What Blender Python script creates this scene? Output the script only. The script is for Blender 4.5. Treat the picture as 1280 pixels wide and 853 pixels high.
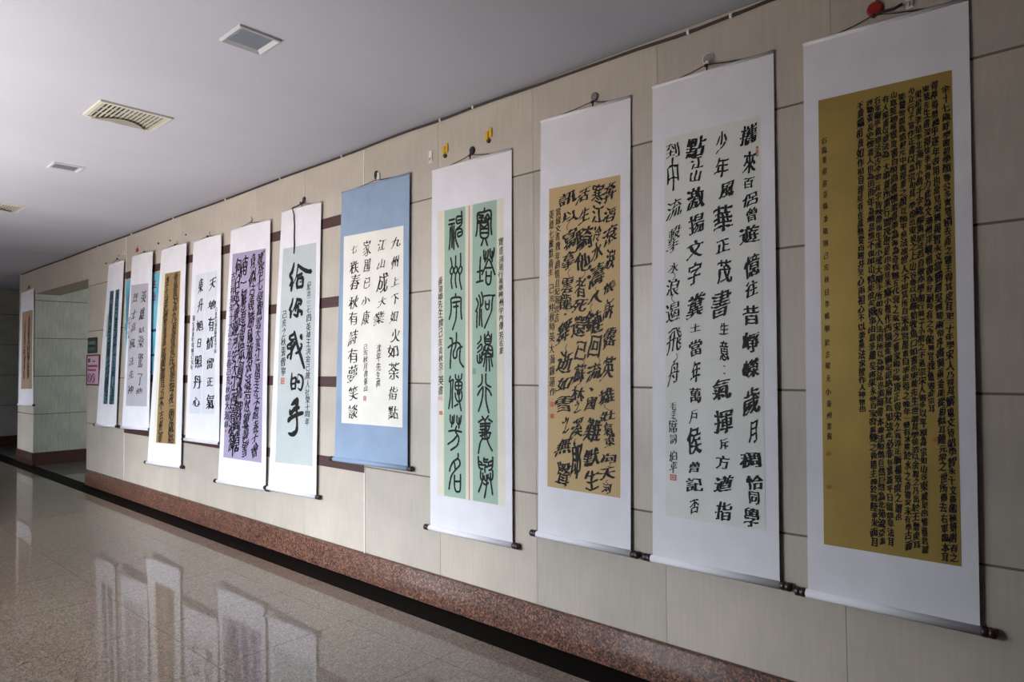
import bpy, bmesh, math, random, json
import numpy as np
from mathutils import Vector, Matrix, noise, geometry
for o in list(bpy.data.objects): bpy.data.objects.remove(o)
SC = bpy.context.scene
COL = SC.collection
random.seed(7)
PI = math.pi

# ------------------------------------------------------------------ camera
cam_d = bpy.data.cameras.new('camera')
cam = bpy.data.objects.new('camera', cam_d); COL.objects.link(cam)
SC.camera = cam
FW = Vector((-0.66699739, 0.74427241, 0.0342501)); RT = Vector((0.74445743, 0.66760187, -0.00953263)); UP = Vector((0.0299603, -0.0191395, 0.99936783))
cam.matrix_world = Matrix(((RT.x, UP.x, -FW.x, 0.0), (RT.y, UP.y, -FW.y, -2.90844), (RT.z, UP.z, -FW.z, 1.53524), (0, 0, 0, 1)))
cam_d.sensor_width = 36.0
cam_d.lens = 36.0 * 842.478 / 1280.0
cam_d.clip_start = 0.05; cam_d.clip_end = 100

# ------------------------------------------------------------------ world, light, exposure
SC.view_settings.view_transform = 'Standard'
SC.view_settings.look = 'None'
SC.view_settings.exposure = 0.50
SC.view_settings.gamma = 1.0
SC.view_settings.use_curve_mapping = False
wd = bpy.data.worlds.new('world'); SC.world = wd; wd.use_nodes = True
wb = wd.node_tree.nodes['Background']; wb.inputs[0].default_value = (0.62, 0.72, 0.9, 1); wb.inputs[1].default_value = 0.2

CEIL = 3.13; SKY_W = 2500; CEIL_FILL_W = 1050
FRONT = -3.75            # the window side of the corridor, behind the camera
# window openings in that side: (x0, x1, z0, z1)
WINDOWS = [(-14.8, -12.9, 0.5, 2.35), (-8.3, -6.8, 0.5, 2.35), (-6.3, -4.8, 0.5, 2.35), (-4.4, -3.1, 0.5, 2.35)]  # the far left opening is added to let light onto the pier
def area(name, loc, rot, sx, sy, energy, color):
    l = bpy.data.lights.new(name, 'AREA'); l.shape = 'RECTANGLE'; l.size = sx; l.size_y = sy; l.energy = energy; l.color = color
    o = bpy.data.objects.new(name, l); COL.objects.link(o); o.location = loc; o.rotation_euler = rot
area('open_sky', (-4.6, -9.4, 4.4), (PI / 2 - 0.2, 0, 0), 9, 6.0, SKY_W, (0.85, 0.925, 1.0))          # the sky seen through the windows
area('pier_fill_high', (-14.6, -9.4, 4.4), (PI / 2 - 0.2, 0, 0), 4.5, 6.0, 900, (0.85, 0.925, 1.0))  # extra lamp outside the far opening, added to brighten the pier
area('pier_fill_low', (-14.2, -5.6, 0.0), (PI, 0, 0), 3.5, 2.8, 90, (1.0, 0.94, 0.88))  # added fill lamp shining up through the far opening, for the pier
area('ceiling_fill', (-5.0, -5.6, 0.0), (PI, 0, 0), 8, 2.8, CEIL_FILL_W, (1.0, 0.94, 0.88))                # added up-facing fill lamp, brightens the ceiling and upper wall
area('side_corridor_fill', (-10.6, 2.9, 1.7), (-PI / 2, 0, -0.75), 1.4, 1.4, 34, (0.9, 1.0, 0.96))   # lamp added to light the side corridor, no window built there

# ------------------------------------------------------------------ helpers
def add_box(bm, x0, x1, y0, y1, z0, z1):
    vs = [bm.verts.new((x, y, z)) for z in (z0, z1) for y in (y0, y1) for x in (x0, x1)]
    for f in ((0, 2, 3, 1), (4, 5, 7, 6), (0, 1, 5, 4), (2, 6, 7, 3), (0, 4, 6, 2), (1, 3, 7, 5)):
        bm.faces.new([vs[i] for i in f])
def add_tube(bm, pts, r, n=8, caps=True):
    pts = [Vector(p) for p in pts]; rings = []
    for i, p in enumerate(pts):
        t = (pts[min(i + 1, len(pts) - 1)] - pts[max(i - 1, 0)]).normalized()
        a = t.orthogonal() if i == 0 else (a - a.dot(t) * t)
        a = a.normalized(); b = t.cross(a)
        rr = r[i] if isinstance(r, (list, tuple)) else r
        rings.append([bm.verts.new(p + rr * (math.cos(2 * PI * k / n) * a + math.sin(2 * PI * k / n) * b)) for k in range(n)])
    for i in range(len(rings) - 1):
        for k in range(n):
            f = bm.faces.new((rings[i][k], rings[i][(k + 1) % n], rings[i + 1][(k + 1) % n], rings[i + 1][k])); f.smooth = True
    if caps:
        bm.faces.new(rings[0][::-1]); bm.faces.new(rings[-1])
def link(name, me, mat=None, parent=None):
    o = bpy.data.objects.new(name, me); COL.objects.link(o)
    if mat is not None and len(me.materials) == 0: me.materials.append(mat)
    if parent is not None: o.parent = parent
    return o
def obj(name, bm, mat, parent=None):
    me = bpy.data.meshes.new(name); bmesh.ops.recalc_face_normals(bm, faces=bm.faces[:]); bm.to_mesh(me); bm.free()
    return link(name, me, mat, parent)
def boxobj(name, b, mat, parent=None, bevel=0):
    bm = bmesh.new(); add_box(bm, *b)
    if bevel: bmesh.ops.bevel(bm, geom=bm.edges[:], offset=bevel, segments=1, affect='EDGES')
    return obj(name, bm, mat, parent)
def tag(o, label, cat, group=None):
    o['label'] = label; o['category'] = cat
    if group: o['group'] = group
    return o
def struct(o): o['kind'] = 'structure'; return o
def thing(name, loc, label, cat, group=None):
    o = bpy.data.objects.new(name, None); COL.objects.link(o); o.location = loc; o.empty_display_size = 0.1
    return tag(o, label, cat, group)
def rebase(root):
    """children were modelled in world space: keep them there under the thing's empty"""
    inv = Matrix.Translation(root.location).inverted()
    for ch in root.children:
        ch.data.transform(inv) if ch.data.users == 1 else None

# ------------------------------------------------------------------ materials
def srgb(r, g, b):
    f = lambda c: (c / 255 / 12.92) if c / 255 <= 0.04045 else ((c / 255 + 0.055) / 1.055) ** 2.4
    return (f(r), f(g), f(b), 1)
def mat(name, col, rough=0.6, metal=0.0, spec=0.5):
    m = bpy.data.materials.new(name); m.use_nodes = True; b = m.node_tree.nodes['Principled BSDF']
    b.inputs['Base Color'].default_value = col; b.inputs['Roughness'].default_value = rough; b.inputs['Metallic'].default_value = metal
    b.inputs['Specular IOR Level'].default_value = spec
    return m
def nodes(m): return m.node_tree.nodes, m.node_tree.links, m.node_tree.nodes['Principled BSDF']
def noise_tex(m, scale, detail=4, stretch=None, coord='Object', rough=0.5):
    N, L, B = nodes(m)
    tc = N.new('ShaderNodeTexCoord'); mp = N.new('ShaderNodeMapping'); nt = N.new('ShaderNodeTexNoise')
    L.new(tc.outputs[coord], mp.inputs[0]); L.new(mp.outputs[0], nt.inputs['Vector'])
    if stretch: mp.inputs['Scale'].default_value = stretch
    nt.inputs['Scale'].default_value = scale; nt.inputs['Detail'].default_value = detail; nt.inputs['Roughness'].default_value = rough
    return nt, mp
def ramp(m, src, stops):
    N, L, B = nodes(m); r = N.new('ShaderNodeValToRGB'); L.new(src, r.inputs[0])
    e = r.color_ramp.elements
    while len(e) < len(stops): e.new(0.5)
    for el, (p, c) in zip(e, stops): el.position = p; el.color = c
    return r
def bump(m, src, strength, dist=0.002):
    N, L, B = nodes(m); b = N.new('ShaderNodeBump'); b.inputs['Strength'].default_value = strength; b.inputs['Distance'].default_value = dist
    L.new(src, b.inputs['Height']); L.new(b.outputs[0], B.inputs['Normal'])
def mix(m, a, b, fac, mode='MIX'):
    N, L, B = nodes(m); x = N.new('ShaderNodeMix'); x.data_type = 'RGBA'; x.blend_type = mode
    if isinstance(fac, float): x.inputs[0].default_value = fac
    else: L.new(fac, x.inputs[0])
    for i, s in ((6, a), (7, b)):
        if isinstance(s, tuple): x.inputs[i].default_value = s
        else: L.new(s, x.inputs[i])
    return x.outputs[2]

def stone_mat(name, base, dark, rough=0.35, coord='Object'):
    m = mat(name, base, rough); N, L, B = nodes(m)
    n1, _ = noise_tex(m, 1.0, 5, (60, 60, 5))             # fine vertical grain
    n2, _ = noise_tex(m, 3.0, 6, None)
    r1 = ramp(m, n1.outputs[0], [(0.35, dark), (0.65, base)])
    lite = tuple(min(1, c * 1.08) for c in base[:3]) + (1,)
    r2 = ramp(m, n2.outputs[0], [(0.3, (0.86, 0.86, 0.86, 1)), (0.7, (1.05, 1.04, 1.03, 1))])
    c = mix(m, r1.outputs[0], r2.outputs[0], 1.0, 'MULTIPLY')
    oi = N.new('ShaderNodeObjectInfo'); rr = ramp(m, oi.outputs['Random'], [(0, (0.93, 0.93, 0.94, 1)), (1, (1.04, 1.03, 1.02, 1))])
    c = mix(m, c, rr.outputs[0], 1.0, 'MULTIPLY')
    L.new(c, B.inputs['Base Color'])
    bump(m, n2.outputs[0], 0.05, 0.004)
    return m
M = {}
M['tile'] = stone_mat('beige_stone', srgb(197, 187, 175), srgb(191, 181, 169), 0.38)
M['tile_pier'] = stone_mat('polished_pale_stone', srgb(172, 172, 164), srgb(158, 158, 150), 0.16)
M['grout'] = mat('grout', srgb(122, 111, 97), 0.9)
M['grout_dark'] = mat('dark_grout', srgb(84, 76, 66), 0.9)
M['band'] = mat('brown_band', srgb(72, 44, 42), 0.55); nt, _ = noise_tex(M['band'], 1.0, 4, (4, 4, 90)); r = ramp(M['band'], nt.outputs[0], [(0.3, srgb(62, 38, 37)), (0.7, srgb(86, 56, 53))]); nodes(M['band'])[1].new(r.outputs[0], nodes(M['band'])[2].inputs['Base Color'])
M['white_trim'] = mat('white_trim', srgb(228, 224, 215), 0.5)

def granite(name, cols, scale, rough, coat=0.0):
    m = mat(name, cols[1], rough); N, L, B = nodes(m)
    tc = N.new('ShaderNodeTexCoord')
    v = N.new('ShaderNodeTexVoronoi'); v.inputs['Scale'].default_value = scale; L.new(tc.outputs['Object'], v.inputs['Vector'])
    sep = N.new('ShaderNodeSeparateColor'); L.new(v.outputs['Color'], sep.inputs[0])
    r = ramp(m, sep.outputs[0], [(i / (len(cols) - 1) if len(cols) > 1 else 0, c) for i, c in enumerate(cols)])
    r.color_ramp.interpolation = 'LINEAR'
    n = N.new('ShaderNodeTexNoise'); n.inputs['Scale'].default_value = scale * 0.16; n.inputs['Detail'].default_value = 5; L.new(tc.outputs['Object'], n.inputs['Vector'])
    r2 = ramp(m, n.outputs[0], [(0.3, (0.8, 0.8, 0.8, 1)), (0.7, (1.12, 1.12, 1.12, 1))])
    c = mix(m, r.outputs[0], r2.outputs[0], 1.0, 'MULTIPLY')
    L.new(c, B.inputs['Base Color'])
    B.inputs['Coat Weight'].default_value = coat; B.inputs['Coat Roughness'].default_value = 0.04
    return m
M['baseboard'] = granite('red_brown_granite', [srgb(24, 20, 22), srgb(60, 42, 38), srgb(122, 80, 63), srgb(94, 66, 56), srgb(164, 116, 95), srgb(38, 31, 31)], 120, 0.35, 0.2)
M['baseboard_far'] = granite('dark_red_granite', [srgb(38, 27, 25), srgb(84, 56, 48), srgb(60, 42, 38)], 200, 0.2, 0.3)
M['floor'] = granite('speckled_floor_granite', [srgb(36, 29, 25), srgb(99, 84, 71), srgb(128, 110, 94), srgb(60, 50, 43), srgb(146, 128, 112)], 150, 0.35, 0.75)
M['floor_side'] = granite('grey_floor_granite', [srgb(60, 61, 58), srgb(84, 85, 82), srgb(72, 73, 70)], 300, 0.3, 0.6)
M['black'] = mat('polished_black_granite', srgb(14, 11, 11), 0.6, 0, 0.04)
M['ceiling'] = mat('ceiling_paint', srgb(175, 176, 187), 0.75)
nt, _ = noise_tex(M['ceiling'], 0.7, 3, (1, 0.5, 1)); r = ramp(M['ceiling'], nt.outputs[0], [(0.3, srgb(167, 168, 179)), (0.7, srgb(183, 184, 195))]); nodes(M['ceiling'])[1].new(r.outputs[0], nodes(M['ceiling'])[2].inputs['Base Color'])
bump(M['ceiling'], nt.outputs[0], 0.35, 0.05)
M['plain_wall'] = mat('plain_wall', srgb(128, 120, 112), 0.8)

def paper(name, col, rough=0.75, weave=900, amt=0.04):
    m = mat(name, col, rough, 0, 0.25); N, L, B = nodes(m)
    n1, _ = noise_tex(m, 6.0, 4)
    lo = tuple(c * (1 - amt) for c in col[:3]) + (1,); hi = tuple(min(1, c * (1 + amt)) for c in col[:3]) + (1,)
    r = ramp(m, n1.outputs[0], [(0.3, lo), (0.7, hi)]); L.new(r.outputs[0], B.inputs['Base Color'])
    n2, _ = noise_tex(m, 5.5, 3); bump(m, n2.outputs[0], 0.35, 0.008)
    return m
M['silk'] = paper('white_silk_mounting', srgb(230, 227, 233))
M['silk_blue'] = paper('blue_silk_mounting', srgb(146, 164, 190), 0.7, 500, 0.07)
ART = {'S1': (172, 142, 118), 'S3': (182, 178, 186), 'S4': (150, 122, 82), 'S5': (214, 215, 224), 'S6': (168, 156, 186), 'S7': (188, 194, 194),
       'S8': (236, 231, 222), 'S10': (201, 172, 128), 'S11': (222, 221, 217)}
for k, v in ART.items(): M['art' + k] = paper('painting_paper_' + str(v[0]), srgb(*v), 0.8)
M['artS12'] = paper('gold_paper', srgb(172, 145, 80), 0.42, 700, 0.08); M['artS12'].node_tree.nodes['Principled BSDF'].inputs['Metallic'].default_value = 0.35
M['cream'] = paper('cream_border', srgb(226, 219, 202)); M['green'] = paper('pale_green_paper', srgb(164, 188, 172), 0.8); M['teal'] = paper('teal_paper', srgb(88, 124, 138), 0.8)
M['redline'] = mat('thin_red_line', srgb(190, 110, 100), 0.8)
M['ink'] = mat('black_ink', srgb(16, 15, 17), 0.6, 0, 0.3)
M['ink_green'] = mat('green_ink', srgb(104, 140, 120), 0.7)
M['seal_red'] = mat('red_seal', srgb(206, 92, 84), 0.8); M['seal_pink'] = mat('faded_seal', srgb(226, 178, 170), 0.8); M['seal_orange'] = mat('orange_seal', srgb(186, 112, 50), 0.8); M['seal_grey'] = mat('grey_seal', srgb(140, 138, 134), 0.8)
M['knob'] = mat('dark_wood_knob', srgb(48, 26, 26), 0.3)
M['cord'] = mat('brown_cord', srgb(52, 40, 38), 0.8); M['cable'] = mat('brown_cable', srgb(50, 40, 38), 0.6)
M['red'] = mat('red_plastic', srgb(150, 32, 26), 0.35); M['yellow'] = mat('yellow_plastic', srgb(222, 176, 44), 0.35); M['white'] = mat('white_plastic', srgb(226, 224, 218), 0.35)
M['grey'] = mat('grey_plastic', srgb(120, 116, 114), 0.4); M['dark'] = mat('dark_plastic', srgb(28, 30, 34), 0.3); M['brown'] = mat('brown_metal', srgb(92, 70, 48), 0.4, 0.6)
M['clear'] = mat('clear_plastic', srgb(225, 230, 226), 0.08); M['clear'].node_tree.nodes['Principled BSDF'].inputs['Transmission Weight'].default_value = 0.75

# ------------------------------------------------------------------ setting: walls of stone tiles
JX0 = -0.8337; TW = 0.8; ROWS = [0.196, 0.809, 1.414, 2.020, 2.625, CEIL]
tile_cache = {}
def tile(parent, axis, a0, a1, z0, z1, face, m, th=0.012, name='stone_tile', gap_v=0.0006, gap_h=0.0050):
    """a stone slab on a wall; axis 'x': wall runs along X facing -Y, axis 'y': wall runs along Y facing +X"""
    w = round(a1 - a0 - 2 * gap_v, 4); h = round(z1 - z0 - 2 * gap_h, 4); key = (axis, w, h, m.name)
    if key not in tile_cache:
        bm = bmesh.new()
        if axis == 'x': add_box(bm, -w / 2, w / 2, 0, th, -h / 2, h / 2)
        else: add_box(bm, -th, 0, -w / 2, w / 2, -h / 2, h / 2)
        bmesh.ops.bevel(bm, geom=bm.edges[:], offset=0.0007, segments=1, affect='EDGES')
        bmesh.ops.recalc_face_normals(bm, faces=bm.faces[:])
        me = bpy.data.meshes.new(name); bm.to_mesh(me); bm.free(); me.materials.append(m); tile_cache[key] = me
    o = bpy.data.objects.new(name, tile_cache[key]); COL.objects.link(o); o.parent = parent
    j = random.uniform(-0.0005, 0.0005)
    o.location = ((a0 + a1) / 2, face + j, (z0 + z1) / 2) if axis == 'x' else (face + j, (a0 + a1) / 2, (z0 + z1) / 2)
    return o
def run_tiles(parent, axis, lo, hi, joints, rows, face, m):
    js = [lo] + [j for j in joints if lo + 0.05 < j < hi - 0.05] + [hi]
    for a, b in zip(js[:-1], js[1:]):
        for z0, z1 in zip(rows[:-1], rows[1:]):
            tile(parent, axis, a, b, z0, z1, face, m)
joints = [JX0 + k * TW for k in range(-22, 8)]
WX0, WX1 = -10.186, 2.4
wall = struct(boxobj('wall_back', (WX0, WX1, 0.0035, 0.34, 0, CEIL), M['grout']))
run_tiles(wall, 'x', WX0, WX1, joints, ROWS, 0.0, M['tile'])
# the jamb at the opening (faces -X)
run_tiles(wall, 'y', 0.0, 0.34, [], ROWS, WX0 + 0.002, M['tile'])
# brown bands laid in the horizontal joints between the two white corner strips
for zc in (0.806, 1.415, 2.022, 2.638):
    boxobj('brown_band', (-8.806, -4.034, -0.006, 0.002, zc - 0.040, zc + 0.040), M['band'], wall, 0.001)
struct(boxobj('trim_1', (-4.040, -4.030, -0.004, 0.001, 0.197, 3.1), M['white_trim']))
struct(boxobj('trim_2', (-8.816, -8.806, -0.004, 0.001, 0.197, 3.1), M['white_trim']))
# beam over the opening, pier, wall beyond
beam = struct(boxobj('wall_beam', (-12.80, WX0, 0.012, 0.34, 2.725, CEIL), M['grout']))
for a, b in zip((-12.80, -12.034, -11.234, -10.434), (-12.034, -11.234, -10.434, WX0)):
    tile(beam, 'x', a, b, 2.725, CEIL, 0.0, M['tile'])
PX0, PX1 = -13.776, -12.80
pier = struct(boxobj('wall_pier', (PX0 + 0.012, PX1 - 0.012, 0.012, 3.4, 0, CEIL), M['grout_dark']))
run_tiles(pier, 'x', PX0, PX1, [], ROWS, 0.0, M['tile'])
run_tiles(pier, 'y', 0.0, 3.4, [0.50, 1.30, 2.10], ROWS, PX1, M['tile_pier'])
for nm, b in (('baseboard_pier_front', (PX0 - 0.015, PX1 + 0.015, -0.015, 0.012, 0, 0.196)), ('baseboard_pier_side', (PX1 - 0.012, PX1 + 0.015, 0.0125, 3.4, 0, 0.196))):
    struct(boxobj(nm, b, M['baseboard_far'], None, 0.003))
endw = struct(boxobj('wall_end', (-16.7, -16.512, FRONT, 3.4, 0, CEIL), M['grout_dark']))
run_tiles(endw, 'y', FRONT, 3.4, [-5.0 + 0.8 * k + 0.44 for k in range(11)], ROWS, -16.5, M['tile_pier'])
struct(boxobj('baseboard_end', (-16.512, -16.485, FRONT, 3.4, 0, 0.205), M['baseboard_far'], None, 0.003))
# plain closing walls that the photograph does not show
struct(boxobj('wall_right', (2.4, 2.55, FRONT, 0.34, 0, CEIL), M['plain_wall']))
struct(boxobj('wall_side_corridor', (-16.7, -9.0, 3.4, 3.5, 0, CEIL), M['plain_wall']))
struct(boxobj('wall_side_corridor_right', (-10.0, -9.9, 0.34, 3.4, 0, CEIL), M['plain_wall']))
bm = bmesh.new()                                            # wall with the window openings
xs = sorted([w[:4] for w in WINDOWS]); cur = -16.7
for (x0, x1, z0, z1) in xs:
    add_box(bm, cur, x0, FRONT - 0.15, FRONT, 0, CEIL); add_box(bm, x0, x1, FRONT - 0.15, FRONT, 0, z0); add_box(bm, x0, x1, FRONT - 0.15, FRONT, z1, CEIL); cur = x1
add_box(bm, cur, 2.55, FRONT - 0.15, FRONT, 0, CEIL)
struct(obj('wall_front', bm, M['plain_wall']))

struct(boxobj('baseboard_back', (WX0, WX1, -0.02, 0.008, 0, 0.196), M['baseboard'], None, 0.004))
# ceiling
struct(boxobj('ceiling', (-16.7, 2.55, FRONT - 0.15, 3.5, CEIL, CEIL + 0.1), M['ceiling']))
# floor: slab, tiles, black border
fl = struct(boxobj('floor', (-16.7, 2.55, FRONT - 0.15, 3.5, -0.15, -0.010), M['grout_dark']))
FX = [-2.6837 + 0.7993 * k for k in range(-18, 8)]; FX = [x for x in FX if -16.5 < x < 2.3]; FX = [-16.5] + FX + [2.4]
FY = [-0.5156 - 0.7993 * k for k in range(0, 7)]; FY = [-0.2065] + [y for y in FY if y > FRONT + 0.1] + [FRONT]
ft = {}
def floor_tile(x0, x1, y0, y1, m, name='floor_tile'):
    g = 0.0012; w = round(x1 - x0 - 2 * g, 4); d = round(y1 - y0 - 2 * g, 4); key = (w, d, m.name)
    if key not in ft:
        bm = bmesh.new(); add_box(bm, -w / 2, w / 2, -d / 2, d / 2, -0.012, 0); bmesh.ops.recalc_face_normals(bm, faces=bm.faces[:])
        me = bpy.data.meshes.new(name); bm.to_mesh(me); bm.free(); me.materials.append(m); ft[key] = me
    o = bpy.data.objects.new(name, ft[key]); COL.objects.link(o); o.parent = fl; o.location = ((x0 + x1) / 2, (y0 + y1) / 2, 0)
for x0, x1 in zip(FX[:-1], FX[1:]):
    for y1, y0 in zip(FY[:-1], FY[1:]): floor_tile(x0, x1, y0, y1, M['floor'])
    if x0 < -9.9: 
        for y0, y1 in ((0.02, 0.8), (0.8, 1.6), (1.6, 2.4), (2.4, 3.4)): floor_tile(x0, x1, y0, y1, M['floor_side'])
BX = [-2.6837 + 1.5986 * k + 0.04 for k in range(-9, 4)]; BX = [-16.5] + [x for x in BX if -16.4 < x < 2.3] + [2.4]
for x0, x1 in zip(BX[:-1], BX[1:]): floor_tile(x0, x1, -0.2065, 0.02, M['black'], 'border_tile')

# ------------------------------------------------------------------ ceiling fixtures
def ceiling_light(x, y, label):
    t = thing('ceiling_light', (x, y, CEIL), label, 'ceiling light', 'square recessed ceiling lights')
    s = 0.105; bm = bmesh.new(); z = 0.0
    outer = [(-s, -s), (s, -s), (s, s), (-s, s)]
    rings = []
    for sc, zz in ((1.0, 0.0), (1.0, -0.010), (0.93, -0.014), (0.74, 0.0), (0.72, 0.018 - 0.019)):
        rings.append([bm.verts.new((a * sc, b * sc, zz)) for a, b in outer])
    for i in range(len(rings) - 1):
        for k in range(4): bm.faces.new((rings[i][k], rings[i][(k + 1) % 4], rings[i + 1][(k + 1) % 4], rings[i + 1][k]))
    obj('frame', bm, M['light_frame'], t)
    bm = bmesh.new(); add_box(bm, -s * 0.73, s * 0.73, -s * 0.73, s * 0.73, -0.0025, 0.0)
    obj('diffuser', bm, M['diffuser'], t)
M['light_frame'] = mat('silver_frame', srgb(205, 205, 208), 0.35, 0.3); M['diffuser'] = mat('unlit_diffuser', srgb(108, 114, 124), 0.3)
ceiling_light(-3.095, -1.343, 'grey square recessed ceiling light, unlit, nearest the camera')
ceiling_light(-6.15, -1.322, 'small unlit square ceiling light between the two air vents')
M['vent'] = mat('cream_vent', srgb(196, 192, 180), 0.5); M['vent_dark'] = mat('vent_duct', srgb(22, 20, 20), 0.9)
def vent(x, y, label):
    t = thing('ceiling_vent', (x, y, CEIL), label, 'air vent', 'cream ceiling air vents')
    hx, hy = 0.17, 0.205; bm = bmesh.new()
    for b in ((-hx, hx, -hy, -hy + 0.022), (-hx, hx, hy - 0.022, hy), (-hx, -hx + 0.022, -hy + 0.022, hy - 0.022), (hx - 0.022, hx, -hy + 0.022, hy - 0.022)): add_box(bm, b[0], b[1], b[2], b[3], -0.012, 0)
    obj('frame', bm, M['vent'], t)
    obj('duct', (lambda b: (add_box(b, -hx + 0.02, hx - 0.02, -hy + 0.02, hy - 0.02, -0.0018, -0.0002), b)[1])(bmesh.new()), M['vent_dark'], t)
    n = 15
    for i in range(n):
        wd_ = 0.003 if i < 5 else 0.006
        yy = -hy + 0.034 + i * (2 * hy - 0.068) / (n - 1); bm = bmesh.new()
        v = [bm.verts.new(p) for p in ((-hx + 0.022, yy - 0.004, -0.003), (hx - 0.022, yy - 0.004, -0.003), (hx - 0.022, yy + wd_, -0.011), (-hx + 0.022, yy + wd_, -0.011))]
        f = bm.faces.new(v); r = bmesh.ops.solidify(bm, geom=[f], thickness=0.0016)
        obj('slat', bm, M['vent'], t)
    for xx in (-0.05, 0.05):
        boxobj('cross_bar', (xx - 0.003, xx + 0.003, -hy + 0.022, hy - 0.022, -0.0045, -0.002), M['vent'], t)
    bm = bmesh.new(); pts = []                              # curved deflector hanging over the far edge
    for i in range(13):
        a = i / 12; pts.append((-hx + 0.01 + 0.12 * math.sin(PI * a) ** 0.8, -hy + 0.05 + a * (2 * hy - 0.1)))
    low = [bm.verts.new((-hx + 0.004, p[1], -0.0125)) for p in pts]; hi = [bm.verts.new((p[0], p[1], -0.020)) for p in pts]
    for i in range(12): bm.faces.new((low[i], low[i + 1], hi[i + 1], hi[i]))
    bmesh.ops.solidify(bm, geom=bm.faces[:], thickness=0.002)
    obj('deflector', bm, M['vent'], t)
vent(-4.61, -1.385, 'cream ceiling air vent with slats, the nearer of the two')
vent(-8.10, -1.40, 'cream ceiling air vent cut off by the left picture edge')

# cable along the top of the wall, with clips
CP = [(2.38, 3.118), (0.5, 3.108), (-0.6, 3.112), (-1.07, 3.104), (-1.25, 3.098), (-1.46, 3.094), (-1.82, 3.104), (-2.3, 3.108), (-2.9, 3.116), (-3.2, 3.112), (-3.6, 3.119), (-4.3, 3.112), (-5.2, 3.118), (-6.2, 3.112), (-7.4, 3.118), (-8.6, 3.112), (-9.8, 3.117), (-11.2, 3.110), (-12.3, 3.116), (-13.6, 3.112)]
bm = bmesh.new(); pts = []
for i in range(len(CP) - 1):
    for s in range(5):
        a = s / 5; q = a * a * (3 - 2 * a); pts.append((CP[i][0] + (CP[i + 1][0] - CP[i][0]) * a, -0.010, CP[i][1] + (CP[i + 1][1] - CP[i][1]) * q))
pts.append((CP[-1][0], -0.010, CP[-1][1]))
add_tube(bm, pts, 0.0075, 6)
cable = obj('wall_cable', bm, M['cable']); tag(cable, 'dark brown cable clipped along the top of the wall under the ceiling', 'cable')
for x in (-0.6, -1.25, -1.46, -2.9, -3.2, -4.3, -5.2, -6.2, -7.4, -8.6, -9.8):
    z = min(CP, key=lambda p: abs(p[0] - x))[1]
    boxobj('clip', (x - 0.007, x + 0.007, -0.0195, -0.0005, z - 0.010, z + 0.010), M['white'], cable, 0.002)

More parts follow.
